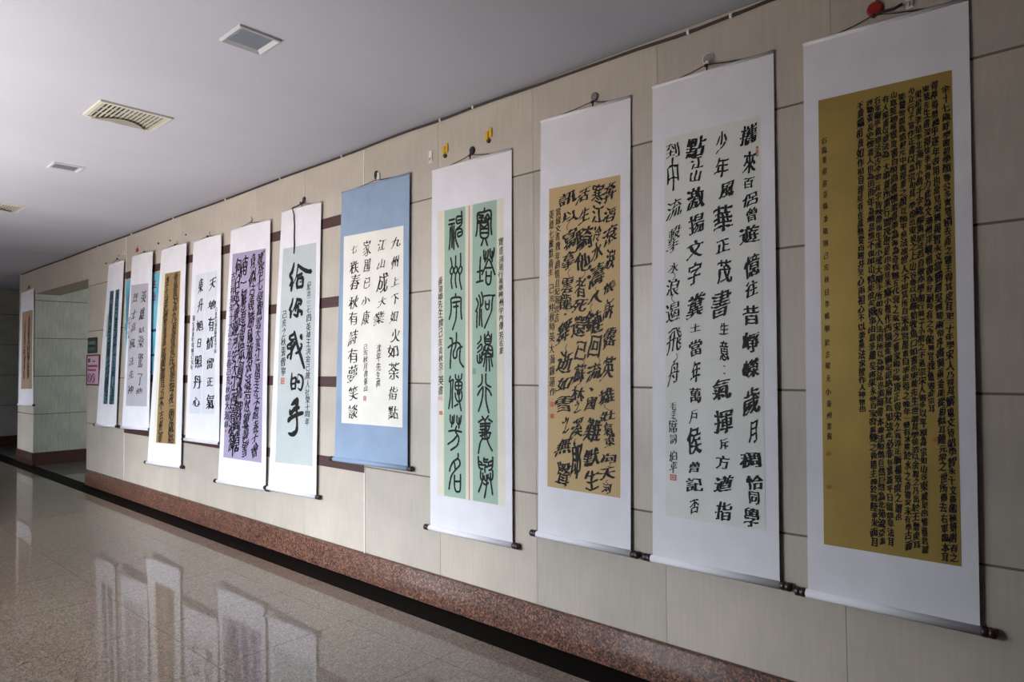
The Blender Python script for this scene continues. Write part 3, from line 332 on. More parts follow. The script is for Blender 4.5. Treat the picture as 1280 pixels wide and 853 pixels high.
"S9":{"q":[[-3.2819,-0.009,2.794],[-2.5866,-0.009,2.7879],[-2.6014,-0.019,0.492],[-3.3023,-0.024,0.4855]],"art":[[0.0843,0.1184],[0.9102,0.1209],[0.925,0.9033],[0.1014,0.9025]],"hook":[-2.9166,-0.02,2.8528],"cols":[["寶塔河邊行義舉神州宇內傳芳名畫","small",0.8813,0.2211,0.8874,0.5202,0.0351],["薛道雄先生撰己亥金秋京三英書","small",0.1256,0.3011,0.1371,0.6285,0.0452]],"chars":[],"seals":[["pink",0.1103,0.6319,0.1641,0.6425],["red",0.1257,0.6723,0.1634,0.6828],["grey",0.5465,0.5564,0.5857,0.5711]],"strokes":[[[[0.6882,0.1362,0.0142],[0.6848,0.1443,0.0142]],[[0.5857,0.2063,0.0145],[0.5995,0.1897,0.0145],[0.6028,0.1659,0.0145],[0.6006,0.1508,0.0145],[0.6165,0.1456,0.0144],[0.6848,0.1465,0.0142],[0.7354,0.1444,0.014],[0.7654,0.1495,0.0139],[0.7674,0.1672,0.0139],[0.7654,0.1877,0.0139],[0.7754,0.2098,0.0139]],[[0.6165,0.1515,0.0144],[0.6781,0.1558,0.0142]],[[0.6234,0.1593,0.0144],[0.6747,0.1609,0.0142]],[[0.6131,0.1678,0.0144],[0.6679,0.1687,0.0142]],[[0.6474,0.1529,0.0143],[0.6577,0.1698,0.0143]],[[0.7253,0.1543,0.0141],[0.695,0.1625,0.0142],[0.6917,0.1698,0.0142],[0.7488,0.1678,0.014],[0.7253,0.1543,0.0141]],[[0.7085,0.1616,0.0141],[0.722,0.1696,0.0141],[0.7421,0.1631,0.014]],[[0.6372,0.1771,0.0143],[0.6373,0.1927,0.0143],[0.6442,0.2094,0.0143],[0.6782,0.2159,0.0142],[0.7153,0.2158,0.0141],[0.7354,0.21,0.014],[0.7388,0.1939,0.014],[0.7354,0.1783,0.014]],[[0.6407,0.178,0.0143],[0.6849,0.1873,0.0142],[0.7321,0.1789,0.014]],[[0.6407,0.1899,0.0143],[0.7354,0.1923,0.014]],[[0.6442,0.2004,0.0143],[0.7321,0.2032,0.014]],[[0.6782,0.2166,0.0142],[0.6511,0.2342,0.0143]],[[0.7019,0.2175,0.0141],[0.7254,0.2361,0.014]],[[0.6063,0.172,0.0144],[0.7354,0.1754,0.014]]],[[[0.6444,0.2638,0.0133],[0.6377,0.288,0.0133],[0.6378,0.3266,0.0133]],[[0.6035,0.3026,0.0134],[0.6683,0.3,0.0132]],[[0.5934,0.3291,0.0135],[0.6752,0.3268,0.0132]],[[0.6831,0.2473,0.0132],[0.6851,0.2644,0.0132],[0.6953,0.2721,0.0132],[0.7288,0.2673,0.0131],[0.7355,0.2484,0.0131]],[[0.71,0.2505,0.0131],[0.702,0.2738,0.0131],[0.6953,0.2787,0.0132]],[[0.7588,0.2463,0.013],[0.7588,0.2624,0.013],[0.7787,0.2719,0.0129],[0.7985,0.2623,0.0129],[0.8051,0.2457,0.0128]],[[0.782,0.253,0.0129],[0.782,0.2807,0.0129]],[[0.6616,0.3109,0.0133],[0.6987,0.2928,0.0131],[0.7422,0.2729,0.013],[0.7819,0.2924,0.0129],[0.8148,0.3152,0.0128]],[[0.702,0.2944,0.0131],[0.7786,0.296,0.0129]],[[0.7141,0.3036,0.0131],[0.7101,0.327,0.0131],[0.7189,0.3353,0.0131],[0.7389,0.3388,0.013],[0.7588,0.3363,0.0129],[0.7687,0.3242,0.0129],[0.772,0.3053,0.0129]],[[0.7121,0.316,0.0131],[0.7687,0.3169,0.0129]]],[[[0.5936,0.3713,0.0125],[0.6176,0.3844,0.0124],[0.6074,0.3961,0.0124],[0.5869,0.4061,0.0125]],[[0.6244,0.3631,0.0124],[0.6414,0.3746,0.0123],[0.6449,0.3894,0.0123],[0.6348,0.4055,0.0123],[0.6315,0.4438,0.0123]],[[0.655,0.3564,0.0123],[0.6719,0.3708,0.0123],[0.672,0.3855,0.0122],[0.6449,0.3953,0.0123]],[[0.6041,0.4064,0.0124],[0.6008,0.4286,0.0124],[0.6009,0.4493,0.0124]],[[0.6551,0.4014,0.0123],[0.6552,0.4235,0.0123],[0.6654,0.4472,0.0122]],[[0.682,0.3681,0.0122],[0.7356,0.367,0.0121],[0.8179,0.3689,0.0118]],[[0.7056,0.3811,0.0122],[0.7076,0.3965,0.0121],[0.7223,0.4034,0.0121],[0.7422,0.4015,0.012],[0.7489,0.3929,0.012],[0.7502,0.3798,0.012]],[[0.7089,0.3899,0.0121],[0.7475,0.3899,0.012]],[[0.7918,0.3705,0.0119],[0.7819,0.3877,0.0119],[0.7753,0.408,0.0119],[0.7356,0.4292,0.0121],[0.6923,0.4512,0.0122]]],[[[0.6472,0.4712,0.0123],[0.6486,0.4823,0.0123],[0.6079,0.4922,0.0124]],[[0.608,0.504,0.0124],[0.6554,0.4926,0.0122],[0.6588,0.5044,0.0122],[0.6081,0.5144,0.0124]],[[0.6047,0.5217,0.0124],[0.6082,0.5365,0.0124],[0.6252,0.5417,0.0123],[0.6522,0.5396,0.0122],[0.6724,0.5301,0.0122]],[[0.6353,0.5189,0.0123],[0.6353,0.5381,0.0123]],[[0.6622,0.5132,0.0122],[0.6556,0.5323,0.0122]],[[0.6353,0.5292,0.0123],[0.6757,0.5206,0.0122]],[[0.6943,0.4673,0.0122],[0.6957,0.4871,0.0121],[0.7158,0.4931,0.0121],[0.7555,0.4927,0.012],[0.772,0.4849,0.0119],[0.7753,0.4675,0.0119]],[[0.7356,0.4605,0.012],[0.7357,0.467,0.012],[0.7024,0.4769,0.0121]],[[0.7357,0.467,0.012],[0.7687,0.4776,0.0119]],[[0.7024,0.4798,0.0121],[0.7687,0.4805,0.0119]],[[0.7024,0.4857,0.0121],[0.7687,0.4863,0.0119]],[[0.7357,0.4933,0.012],[0.6958,0.4988,0.0121],[0.679,0.5089,0.0122],[0.6757,0.5206,0.0122]],[[0.7357,0.4969,0.012],[0.7752,0.4994,0.0119],[0.7883,0.5125,0.0119],[0.787,0.527,0.0119]],[[0.7024,0.501,0.0121],[0.6958,0.509,0.0121],[0.7224,0.5092,0.0121],[0.7357,0.502,0.012],[0.7555,0.5094,0.012],[0.7818,0.5081,0.0119]],[[0.7357,0.5093,0.012],[0.6891,0.5192,0.0121]],[[0.7357,0.5093,0.012],[0.7357,0.5151,0.012],[0.7752,0.5197,0.0119]],[[0.6958,0.5236,0.0121],[0.7357,0.5173,0.012],[0.7752,0.524,0.0119]],[[0.6992,0.5259,0.0121],[0.7752,0.5262,0.0119]],[[0.6991,0.5251,0.0121],[0.6925,0.5382,0.0121],[0.6792,0.5514,0.0122]],[[0.7191,0.5281,0.0121],[0.7105,0.5631,0.0121]],[[0.7456,0.5282,0.012],[0.7522,0.5631,0.012]],[[0.7687,0.5254,0.0119],[0.7752,0.5385,0.0119],[0.787,0.5516,0.0119]]],[[[0.6611,0.5718,0.0131],[0.6638,0.5849,0.0131],[0.6524,0.5967,0.0132],[0.6153,0.6041,0.0133]],[[0.7079,0.5696,0.013],[0.7059,0.5849,0.013],[0.7126,0.5972,0.013],[0.7654,0.6043,0.0128]],[[0.6726,0.6032,0.0131],[0.6357,0.6143,0.0132],[0.6073,0.6265,0.0133]],[[0.6726,0.6039,0.0131],[0.6693,0.6244,0.0131],[0.6493,0.6464,0.0131],[0.617,0.668,0.0132]],[[0.6993,0.6045,0.013],[0.7424,0.6123,0.0129],[0.7719,0.6255,0.0128]],[[0.708,0.6081,0.013],[0.706,0.6285,0.013],[0.7127,0.6459,0.013],[0.7411,0.6702,0.0129]]],[[[0.6595,0.6805,0.0131],[0.6929,0.6917,0.013],[0.7028,0.7031,0.013],[0.7062,0.7161,0.0129],[0.7293,0.7158,0.0129],[0.749,0.7039,0.0128]],[[0.7358,0.6781,0.0129],[0.6929,0.6917,0.013]],[[0.6158,0.6964,0.0132],[0.6695,0.6876,0.0131]],[[0.7358,0.6867,0.0129],[0.7817,0.6933,0.0127]],[[0.636,0.7005,0.0132],[0.7588,0.6973,0.0128]],[[0.636,0.7073,0.0132],[0.7523,0.7038,0.0128]],[[0.6361,0.7151,0.0132],[0.6962,0.7119,0.013],[0.6962,0.6974,0.013]],[[0.6226,0.7233,0.0132],[0.7653,0.7216,0.0128]],[[0.7095,0.7059,0.0129],[0.7128,0.7291,0.0129],[0.7359,0.7359,0.0128],[0.7555,0.7225,0.0128]],[[0.6362,0.7319,0.0131],[0.6962,0.7272,0.013]],[[0.6629,0.7168,0.0131],[0.6663,0.7372,0.0131],[0.7359,0.7366,0.0128]],[[0.663,0.7387,0.0131],[0.6362,0.7508,0.0131],[0.6148,0.7776,0.0132]],[[0.7161,0.7377,0.0129],[0.7425,0.753,0.0128],[0.7784,0.7674,0.0127]],[[0.6896,0.715,0.013],[0.693,0.7367,0.013]]],[[[0.6148,0.7855,0.0132],[0.6163,0.8037,0.0132],[0.6298,0.815,0.0131],[0.6699,0.8168,0.013]],[[0.623,0.7977,0.0132],[0.6565,0.8012,0.0131]],[[0.6264,0.8064,0.0131],[0.703,0.8058,0.0129]],[[0.6831,0.7868,0.013],[0.6798,0.7977,0.013],[0.7294,0.7979,0.0128],[0.7294,0.808,0.0128],[0.6931,0.8119,0.0129],[0.6932,0.8249,0.0129]],[[0.6864,0.7918,0.013],[0.7294,0.7907,0.0128]],[[0.7829,0.783,0.0127],[0.7816,0.8023,0.0127],[0.7686,0.8142,0.0127],[0.7392,0.8178,0.0128]],[[0.7783,0.7924,0.0127],[0.7425,0.7969,0.0128]],[[0.7783,0.8024,0.0127],[0.7425,0.807,0.0128]],[[0.6432,0.8212,0.0131],[0.6399,0.838,0.0131],[0.66,0.8461,0.013],[0.6799,0.8368,0.013]],[[0.6666,0.8271,0.013],[0.6633,0.846,0.013],[0.6166,0.8773,0.0131]],[[0.7816,0.8174,0.0127],[0.7816,0.8353,0.0127],[0.7588,0.8431,0.0127],[0.736,0.8366,0.0128]],[[0.7556,0.8246,0.0127],[0.7588,0.8431,0.0127],[0.7815,0.8789,0.0126]],[[0.6832,0.8338,0.013],[0.6899,0.8438,0.0129],[0.7163,0.8444,0.0129],[0.7294,0.8282,0.0128]],[[0.711,0.8301,0.0129],[0.711,0.8561,0.0129],[0.6867,0.8901,0.0129]],[[0.6733,0.8529,0.013],[0.7031,0.8563,0.0129],[0.7327,0.8497,0.0128]]],[[[0.2412,0.1496,0.0141],[0.3118,0.1488,0.0139]],[[0.2339,0.1609,0.0141],[0.312,0.1604,0.0139]],[[0.2565,0.1681,0.0141],[0.2534,0.2021,0.0141],[0.2427,0.2303,0.0141]],[[0.2787,0.1613,0.014],[0.2792,0.1907,0.014],[0.2783,0.2262,0.014]],[[0.3047,0.167,0.0139],[0.3014,0.1946,0.0139],[0.3035,0.2317,0.0139]],[[0.4013,0.1313,0.0136],[0.4066,0.1468,0.0136],[0.4068,0.1621,0.0136],[0.3888,0.1705,0.0137],[0.3452,0.1764,0.0138],[0.327,0.1849,0.0138],[0.3273,0.2049,0.0138],[0.362,0.2276,0.0137]],[[0.3993,0.145,0.0136],[0.3448,0.1441,0.0138],[0.3339,0.1544,0.0138],[0.3523,0.1628,0.0138],[0.4031,0.1604,0.0136]],[[0.3522,0.1544,0.0138],[0.3958,0.154,0.0136]],[[0.3379,0.1792,0.0138],[0.3889,0.1782,0.0137],[0.4106,0.1852,0.0136],[0.4072,0.1957,0.0136],[0.3601,0.1985,0.0137],[0.3564,0.1891,0.0137],[0.3962,0.1876,0.0136]]],[[[0.2617,0.2533,0.013],[0.2768,0.2693,0.0129],[0.2769,0.2785,0.0129],[0.2549,0.2902,0.013],[0.2736,0.2992,0.0129],[0.2971,0.293,0.0129],[0.2955,0.2822,0.0129],[0.2792,0.2778,0.0129]],[[0.2773,0.3001,0.0129],[0.2702,0.3184,0.0129],[0.2831,0.338,0.0129]],[[0.328,0.2501,0.0128],[0.3262,0.2769,0.0128],[0.3066,0.2886,0.0128],[0.3287,0.2993,0.0128],[0.3505,0.2915,0.0127],[0.3467,0.2822,0.0127],[0.3284,0.2786,0.0128]],[[0.3287,0.3,0.0128],[0.3254,0.3183,0.0128],[0.3402,0.3371,0.0127]],[[0.3912,0.2454,0.0126],[0.3936,0.2622,0.0126],[0.3902,0.2789,0.0126],[0.3628,0.2903,0.0127],[0.3832,0.3016,0.0126],[0.4105,0.2917,0.0125],[0.4046,0.2824,0.0126],[0.3902,0.2804,0.0126]],[[0.3818,0.303,0.0126],[0.3835,0.3198,0.0126],[0.4068,0.3432,0.0125]]],[[[0.3295,0.3533,0.0138],[0.3297,0.3617,0.0137]],[[0.2461,0.4215,0.014],[0.268,0.4034,0.0139],[0.2713,0.3819,0.0139],[0.2674,0.368,0.0139],[0.2894,0.3639,0.0139],[0.3297,0.3632,0.0137],[0.3841,0.3644,0.0136],[0.3999,0.3693,0.0135],[0.3987,0.3874,0.0135],[0.4004,0.4057,0.0135],[0.4099,0.424,0.0135]],[[0.2896,0.3769,0.0139],[0.3842,0.375,0.0136]],[[0.3008,0.3886,0.0138],[0.3663,0.3876,0.0136]],[[0.3393,0.3756,0.0137],[0.3398,0.4046,0.0137],[0.3306,0.4243,0.0137],[0.2908,0.4505,0.0138]]],[[[0.342,0.4596,0.0137],[0.3409,0.4824,0.0137],[0.3281,0.4991,0.0137],[0.3028,0.5126,0.0138],[0.3066,0.5248,0.0137],[0.3249,0.5279,0.0137],[0.3465,0.5235,0.0136],[0.3499,0.5098,0.0136],[0.375,0.5009,0.0135],[0.4179,0.4975,0.0134]],[[0.2544,0.4732,0.0139],[0.2839,0.4758,0.0138],[0.2878,0.4911,0.0138],[0.2699,0.5155,0.0139],[0.2632,0.5552,0.0139]],[[0.2327,0.4991,0.014],[0.2841,0.4911,0.0138],[0.3424,0.4858,0.0137],[0.3857,0.4904,0.0135],[0.393,0.501,0.0135],[0.3861,0.5191,0.0135],[0.3899,0.5373,0.0135],[0.4363,0.5524,0.0133]]],[[[0.2672,0.5765,0.0128],[0.2528,0.5918,0.0128],[0.2966,0.5856,0.0127]],[[0.2712,0.5948,0.0128],[0.2682,0.6314,0.0128],[0.2467,0.6652,0.0128]],[[0.3039,0.5856,0.0127],[0.2935,0.6191,0.0127],[0.2928,0.6624,0.0127]],[[0.3306,0.5719,0.0126],[0.3365,0.5825,0.0126],[0.369,0.5878,0.0125],[0.4047,0.5832,0.0124],[0.4138,0.5704,0.0124]],[[0.3724,0.5749,0.0125],[0.3731,0.6247,0.0125]],[[0.3331,0.5931,0.0126],[0.3727,0.5908,0.0125],[0.412,0.5937,0.0124],[0.4142,0.6034,0.0124],[0.4072,0.611,0.0124],[0.373,0.6142,0.0125],[0.337,0.6113,0.0126],[0.3281,0.6023,0.0126],[0.3331,0.5931,0.0126]],[[0.331,0.6022,0.0126],[0.412,0.6019,0.0124]],[[0.3586,0.6157,0.0125],[0.3587,0.6233,0.0125],[0.3731,0.6262,0.0125],[0.3874,0.6231,0.0125],[0.3887,0.6156,0.0125]],[[0.3284,0.6219,0.0126],[0.3409,0.637,0.0126],[0.3698,0.6451,0.0125],[0.4019,0.6411,0.0124],[0.4159,0.6305,0.0124],[0.4101,0.6162,0.0124]],[[0.3746,0.6262,0.0125],[0.3841,0.6442,0.0125],[0.4058,0.6688,0.0124]],[[0.3196,0.6576,0.0126],[0.3677,0.6511,0.0125]]],[[[0.269,0.6817,0.0133],[0.2671,0.6962,0.0133],[0.2876,0.705,0.0132],[0.313,0.7001,0.0131],[0.3178,0.6811,0.0131]],[[0.2946,0.6852,0.0132],[0.2948,0.6958,0.0132],[0.2842,0.7141,0.0132]],[[0.3538,0.6822,0.013],[0.3526,0.698,0.013],[0.3742,0.706,0.013],[0.3955,0.7004,0.0129],[0.4059,0.6816,0.0129]],[[0.3811,0.6871,0.0129],[0.3779,0.7157,0.0129]],[[0.2478,0.7257,0.0133],[0.3242,0.7226,0.0131],[0.4135,0.7253,0.0128]],[[0.3492,0.7101,0.013],[0.3328,0.7225,0.0131],[0.3459,0.7298,0.013],[0.3746,0.7398,0.0129],[0.3712,0.7534,0.0129],[0.3464,0.7644,0.013],[0.2743,0.7765,0.0132]],[[0.3567,0.7356,0.013],[0.3101,0.7485,0.0131],[0.2374,0.7613,0.0133]]],[[[0.3695,0.7835,0.0134],[0.3647,0.7956,0.0134],[0.311,0.806,0.0136],[0.275,0.8205,0.0137],[0.2607,0.8337,0.0137]],[[0.3647,0.7964,0.0134],[0.3897,0.804,0.0134],[0.3863,0.8146,0.0134],[0.3365,0.8279,0.0135],[0.2899,0.8427,0.0136],[0.2684,0.86,0.0137],[0.2527,0.8817,0.0137]],[[0.3218,0.808,0.0136],[0.3329,0.8265,0.0135]],[[0.3224,0.8418,0.0136],[0.3228,0.8718,0.0135],[0.3409,0.884,0.0135],[0.3659,0.8854,0.0134],[0.3907,0.8816,0.0133],[0.3975,0.8635,0.0133],[0.3972,0.8382,0.0133]],[[0.3262,0.859,0.0135],[0.3974,0.8568,0.0133]]]],"rects":[["cream",[0.0843,0.1184],[0.9102,0.1209],[0.925,0.9033],[0.1014,0.9025]],["green",[0.176,0.1195],[0.4476,0.12],[0.4608,0.9015],[0.1885,0.9017]],["green",[0.5413,0.1201],[0.8307,0.1208],[0.8407,0.9024],[0.5471,0.9018]],["redline",[0.4922,0.1199],[0.5013,0.1201],[0.5081,0.9025],[0.4993,0.9026]]]},
"S10":{"q":[[-2.3645,-0.009,2.8932],[-1.7819,-0.009,2.8763],[-1.8161,-0.019,0.5849],[-2.4066,-0.024,0.5882]],"art":[[0.11,0.1692],[0.9006,0.1693],[0.8989,0.8805],[0.1122,0.8794]],"hook":[-2.0034,-0.02,2.9274],"cols":[["賞緣文書教年趙情且紀海雲志","small",0.2206,0.2186,0.2114,0.4922,0.0359],["英德七雁默南生","small",0.1454,0.2198,0.1379,0.3789,0.0366],["己亥仲秋時英大海錄蓮作","small",0.148,0.3963,0.1686,0.6644,0.0389]],"chars":[["cur",[["奔",0.7903,0.2045,0.0735,0.1119],["滔",0.7906,0.255,0.0733,0.0786],["滾",0.7959,0.3018,0.0829,0.1155],["淚",0.7962,0.3544,0.0632,0.1071],["悵",0.7957,0.4177,0.0679,0.0739],["訴",0.782,0.4674,0.0632,0.115],["露",0.7964,0.5318,0.0725,0.1186],["英",0.7762,0.5989,0.0872,0.1349],["雄",0.7635,0.661,0.0872,0.098],["壯",0.7712,0.7025,0.0821,0.0652],["氣",0.787,0.7329,0.0577,0.0732],["東",0.7945,0.7601,0.0575,0.069],["向",0.78,0.797,0.0864,0.0527],["天",0.7647,0.8306,0.0915,0.0812],["河",0.7649,0.8641,0.0577,0.0568]]],["cur",[["寒",0.6684,0.2043,0.0755,0.1091],["江",0.6689,0.2478,0.0703,0.0964],["冷",0.6609,0.2936,0.0503,0.0837],["水",0.657,0.3339,0.0703,0.1046],["濤",0.6448,0.3885,0.1005,0.1421],["人",0.6368,0.4375,0.0854,0.0752],["鏈",0.6307,0.4924,0.1005,0.1251],["回",0.6382,0.5489,0.0851,0.1247],["流",0.6321,0.6082,0.09,0.1079],["、",0.6052,0.6458,0.0552,0.0582],["國",0.5971,0.6795,0.0754,0.0831],["難",0.615,0.7368,0.1049,0.1283],["默",0.6073,0.7978,0.0899,0.1116],["生",0.608,0.8511,0.0797,0.1113]]],["cur",[["活",0.5025,0.2007,0.0888,0.094],["生",0.5121,0.2482,0.0676,0.098],["騎",0.5192,0.3013,0.1037,0.1359],["他",0.5051,0.3534,0.0986,0.1019],["者",0.4796,0.4126,0.0677,0.1147],["死",0.4715,0.4549,0.099,0.0722],["還",0.4661,0.5034,0.0937,0.1187],["已",0.4822,0.5576,0.0725,0.1014],["蘇",0.4682,0.612,0.0881,0.114],["林",0.4575,0.6571,0.0778,0.0802],["之",0.4511,0.6882,0.0415,0.0675],["溪",0.444,0.7365,0.083,0.1306],["郎",0.4428,0.8085,0.0724,0.2017]]],["cur",[["訊",0.3302,0.1998,0.1084,0.0826],["以",0.3589,0.2431,0.0968,0.0606],["寫",0.3555,0.2968,0.086,0.121],["拿",0.3429,0.3471,0.086,0.1036],["雲",0.3306,0.404,0.0753,0.0906],["龍",0.3168,0.4424,0.0808,0.0949],["、",0.3093,0.4724,0.0431,0.0345],["舞",0.2956,0.5135,0.0972,0.1553],["逝",0.3047,0.5847,0.1021,0.1203],["如",0.3069,0.6357,0.1073,0.0858],["雪",0.3054,0.6829,0.1125,0.0942],["之",0.3248,0.7317,0.0426,0.0938],["無",0.2933,0.7843,0.107,0.111],["聲",0.2949,0.8456,0.096,0.1363]]]],"seals":[["red",0.1422,0.6791,0.1849,0.6899],["red",0.1431,0.7069,0.1857,0.7176]],"strokes":[],"rects":[]},
"S11":{"q":[[-1.6564,-0.009,2.8855],[-1.0643,-0.009,2.8755],[-1.086,-0.02,0.5846],[-1.6908,-0.023,0.5855]],"art":[[0.114,0.1163],[0.8998,0.1162],[0.9072,0.9017],[0.1188,0.903]],"hook":[-1.3666,-0.02,2.9381],"cols":[],"chars":[["bold",[["攜",0.8091,0.1476,0.0799,0.0963],["來",0.8132,0.202,0.0651,0.0996],["百",0.8117,0.2412,0.0506,0.0497],["侶",0.8172,0.2741,0.072,0.0674],["曾",0.8287,0.3039,0.0502,0.0672],["遊",0.8081,0.3422,0.0936,0.0849],["憶",0.825,0.403,0.0714,0.1162],["往",0.8234,0.4467,0.0571,0.0809],["昔",0.8156,0.4967,0.0749,0.0913],["崢",0.8138,0.5483,0.0783,0.0911],["嶸",0.812,0.5965,0.0781,0.091],["歲",0.8138,0.6612,0.0779,0.1325],["月",0.8253,0.7166,0.0422,0.1077],["稠",0.8033,0.7727,0.0989,0.0765],["恰",0.8346,0.8138,0.0769,0.0691],["同",0.8271,0.8426,0.049,0.0587],["學",0.8059,0.8801,0.0702,0.0865]]],["bold",[["少",0.5978,0.1507,0.0537,0.1026],["年",0.5964,0.2011,0.0728,0.0915],["風",0.6334,0.2464,0.0757,0.08],["華",0.6064,0.3024,0.0951,0.1237],["正",0.6049,0.3575,0.0683,0.069],["茂",0.6161,0.4079,0.0717,0.1121],["書",0.589,0.4723,0.0986,0.1339],["生",0.6067,0.5207,0.0452,0.0541],["意",0.6118,0.5637,0.045,0.0935],["、",0.6109,0.5939,0.03,0.0215],["、",0.6105,0.608,0.03,0.0215],["氣",0.5909,0.6394,0.0903,0.1006],["揮",0.6017,0.7014,0.0897,0.1181],["斥",0.6067,0.7446,0.0447,0.0536],["方",0.5933,0.7812,0.0672,0.0607],["遒",0.5984,0.8226,0.0968,0.0855],["指",0.5969,0.8762,0.0817,0.0889]]],["bold",[["點",0.3866,0.1493,0.1095,0.1016],["江",0.3955,0.1809,0.0646,0.0601],["山",0.3855,0.2081,0.0607,0.0563],["激",0.3847,0.2547,0.0929,0.1087],["揚",0.3905,0.3065,0.0804,0.1046],["文",0.3761,0.3592,0.0886,0.0971],["字",0.3752,0.4075,0.0723,0.1118],["糞",0.3807,0.4727,0.1,0.13],["土",0.3799,0.517,0.0519,0.0408],["當",0.3792,0.5578,0.0678,0.0852],["年",0.3784,0.6053,0.0517,0.0998],["萬",0.3749,0.6528,0.0596,0.0738],["戶",0.3568,0.6956,0.0438,0.0701],["侯",0.3653,0.7441,0.0754,0.1325],["曾",0.3644,0.7976,0.0554,0.0588],["記",0.3638,0.8332,0.087,0.0697],["否",0.363,0.8759,0.0474,0.0769]]],["run",[["到",0.1914,0.1459,0.0724,0.0732],["中",0.1909,0.1953,0.0637,0.1654],["流",0.198,0.2699,0.0846,0.1034],["擊",0.1974,0.3309,0.0801,0.1376],["水",0.189,0.3911,0.059,0.0496],["浪",0.1886,0.4314,0.0715,0.0838],["遏",0.1881,0.4822,0.0756,0.1027],["飛",0.1952,0.5431,0.0794,0.1364],["舟",0.1869,0.6094,0.0626,0.1286]]],["run",[["毛",0.1849,0.6762,0.0333,0.0377],["主",0.1847,0.6946,0.0291,0.0377],["席",0.1845,0.7184,0.0457,0.064],["詞",0.1842,0.7438,0.0374,0.0489],["伯",0.1839,0.7786,0.0415,0.0526],["平",0.1837,0.8023,0.0414,0.0563]]]],"seals":[["red",0.1575,0.8166,0.2093,0.8282],["orange",0.8654,0.1742,0.8825,0.1936]],"strokes":[],"rects":[]},
"S12":{"q":[[-0.9403,-0.009,2.8636],[-0.3605,-0.009,2.8448],[-0.3868,-0.02,0.5718],[-0.9704,-0.023,0.5767]],"art":[[0.1016,0.1098],[0.9048,0.109],[0.9115,0.9023],[0.1105,0.9041]],"hook":[-0.6666,-0.02,2.9193],"cols":[["余十七歲時學書初學顏魯公多寶塔稍去而之鍾王得其皮耳更二十年學宋人乃得其解處文待詔學智永千文盡態極妍則有之","dense",0.8708,0.1316,0.8719,0.8974,0.0238],["得神得勢概乎遂年者用也當見吳興與智永文當勝趙吳興嗟兩帝序書與兩金能從相似耳鍾元常之世所傳去右軍臨本耳","dense",0.8094,0.1208,0.8271,0.8997,0.0242],["東坡先生書深得徐季海骨力此為文潮州洋嶼楷書亦好耐時有之今龍興宮我傲書金宗耳","dense",0.7652,0.1247,0.7678,0.6623,0.0226],["果是黃李是李北海作小楷千字歐陽詢是法若自敬亦學顏行與子小楷之不過宗宋人書多以平原為宗如山谷東坡是也惟蔡君謨","dense",0.7194,0.1304,0.7184,0.8914,0.0228],["少立行子當作正書以為宗相其一學竟出東坡之上山谷魯以品勝始收魚口如書也東坡先生世謂其學徐浩以余觀之乃出於王僧虔耳","dense",0.6788,0.1228,0.6722,0.8854,0.0231],["能縱雲間真誥辭元中書得單之顏以顏平原法故世人不知其所自米南宮顏書自率更得之晚年一變有冰寒於水之奇書家未有學古而","dense",0.6262,0.1284,0.6271,0.8902,0.0235],["山意差趙楊景度書自顏尚書懷素得筆為海為奇怪無五代衰之氣宋之書家楊少師庚正得宋之真淳正脈楊景度之謂也","dense",0.5766,0.1238,0.5738,0.844,0.0239],["有人龍書以章法為一大事蓋所謂行間茂密是也余見米癡小楷作西園雅集圖記是紈扇其直如弦此必非有意蓋平日留意章法耳","dense",0.5307,0.1274,0.5225,0.8897,0.0242],["右軍蘭亭敘章法為古今第一其字皆映帶而生或小或大隨手所如皆入法則所以為神品也素師書本畫法類僧巨然巨然為北苑流亞素","dense",0.4811,0.1243,0.4728,0.8878,0.0246],["評斷張長史懷素人也為田而年為懶怠惰不復加山陰矩度矣園事由意多難矣書果永參自家習氣變之後趙主魄於晉陸奉米面目","dense",0.4358,0.128,0.4273,0.8942,0.0249],["不意端相故如作相自青見有任哉變從貞勝并至心雨相心不以筆墨法家搜作人神物也","dense",0.3741,0.1281,0.3628,0.6682,0.0237],["右臨董得容臺錄筆敬則己亥秋日李曉舉於古琅天小秦州書院","small",0.1397,0.176,0.1534,0.722,0.02]],"chars":[],"seals":[["orange",0.1304,0.7399,0.1589,0.7476],["orange",0.1335,0.7986,0.1619,0.8061],["orange",0.7726,0.7016,0.7982,0.7101],["orange",0.8773,0.1398,0.8938,0.1526]],"strokes":[],"rects":[]}}''')
allch = sorted(set(''.join(c[0] for d in DATA.values() for c in d['cols']) + ''.join(ch[0] for d in DATA.values() for g in d['chars'] for ch in g[1]) + '区主匠业禁止请勿吸烟安全出口'))
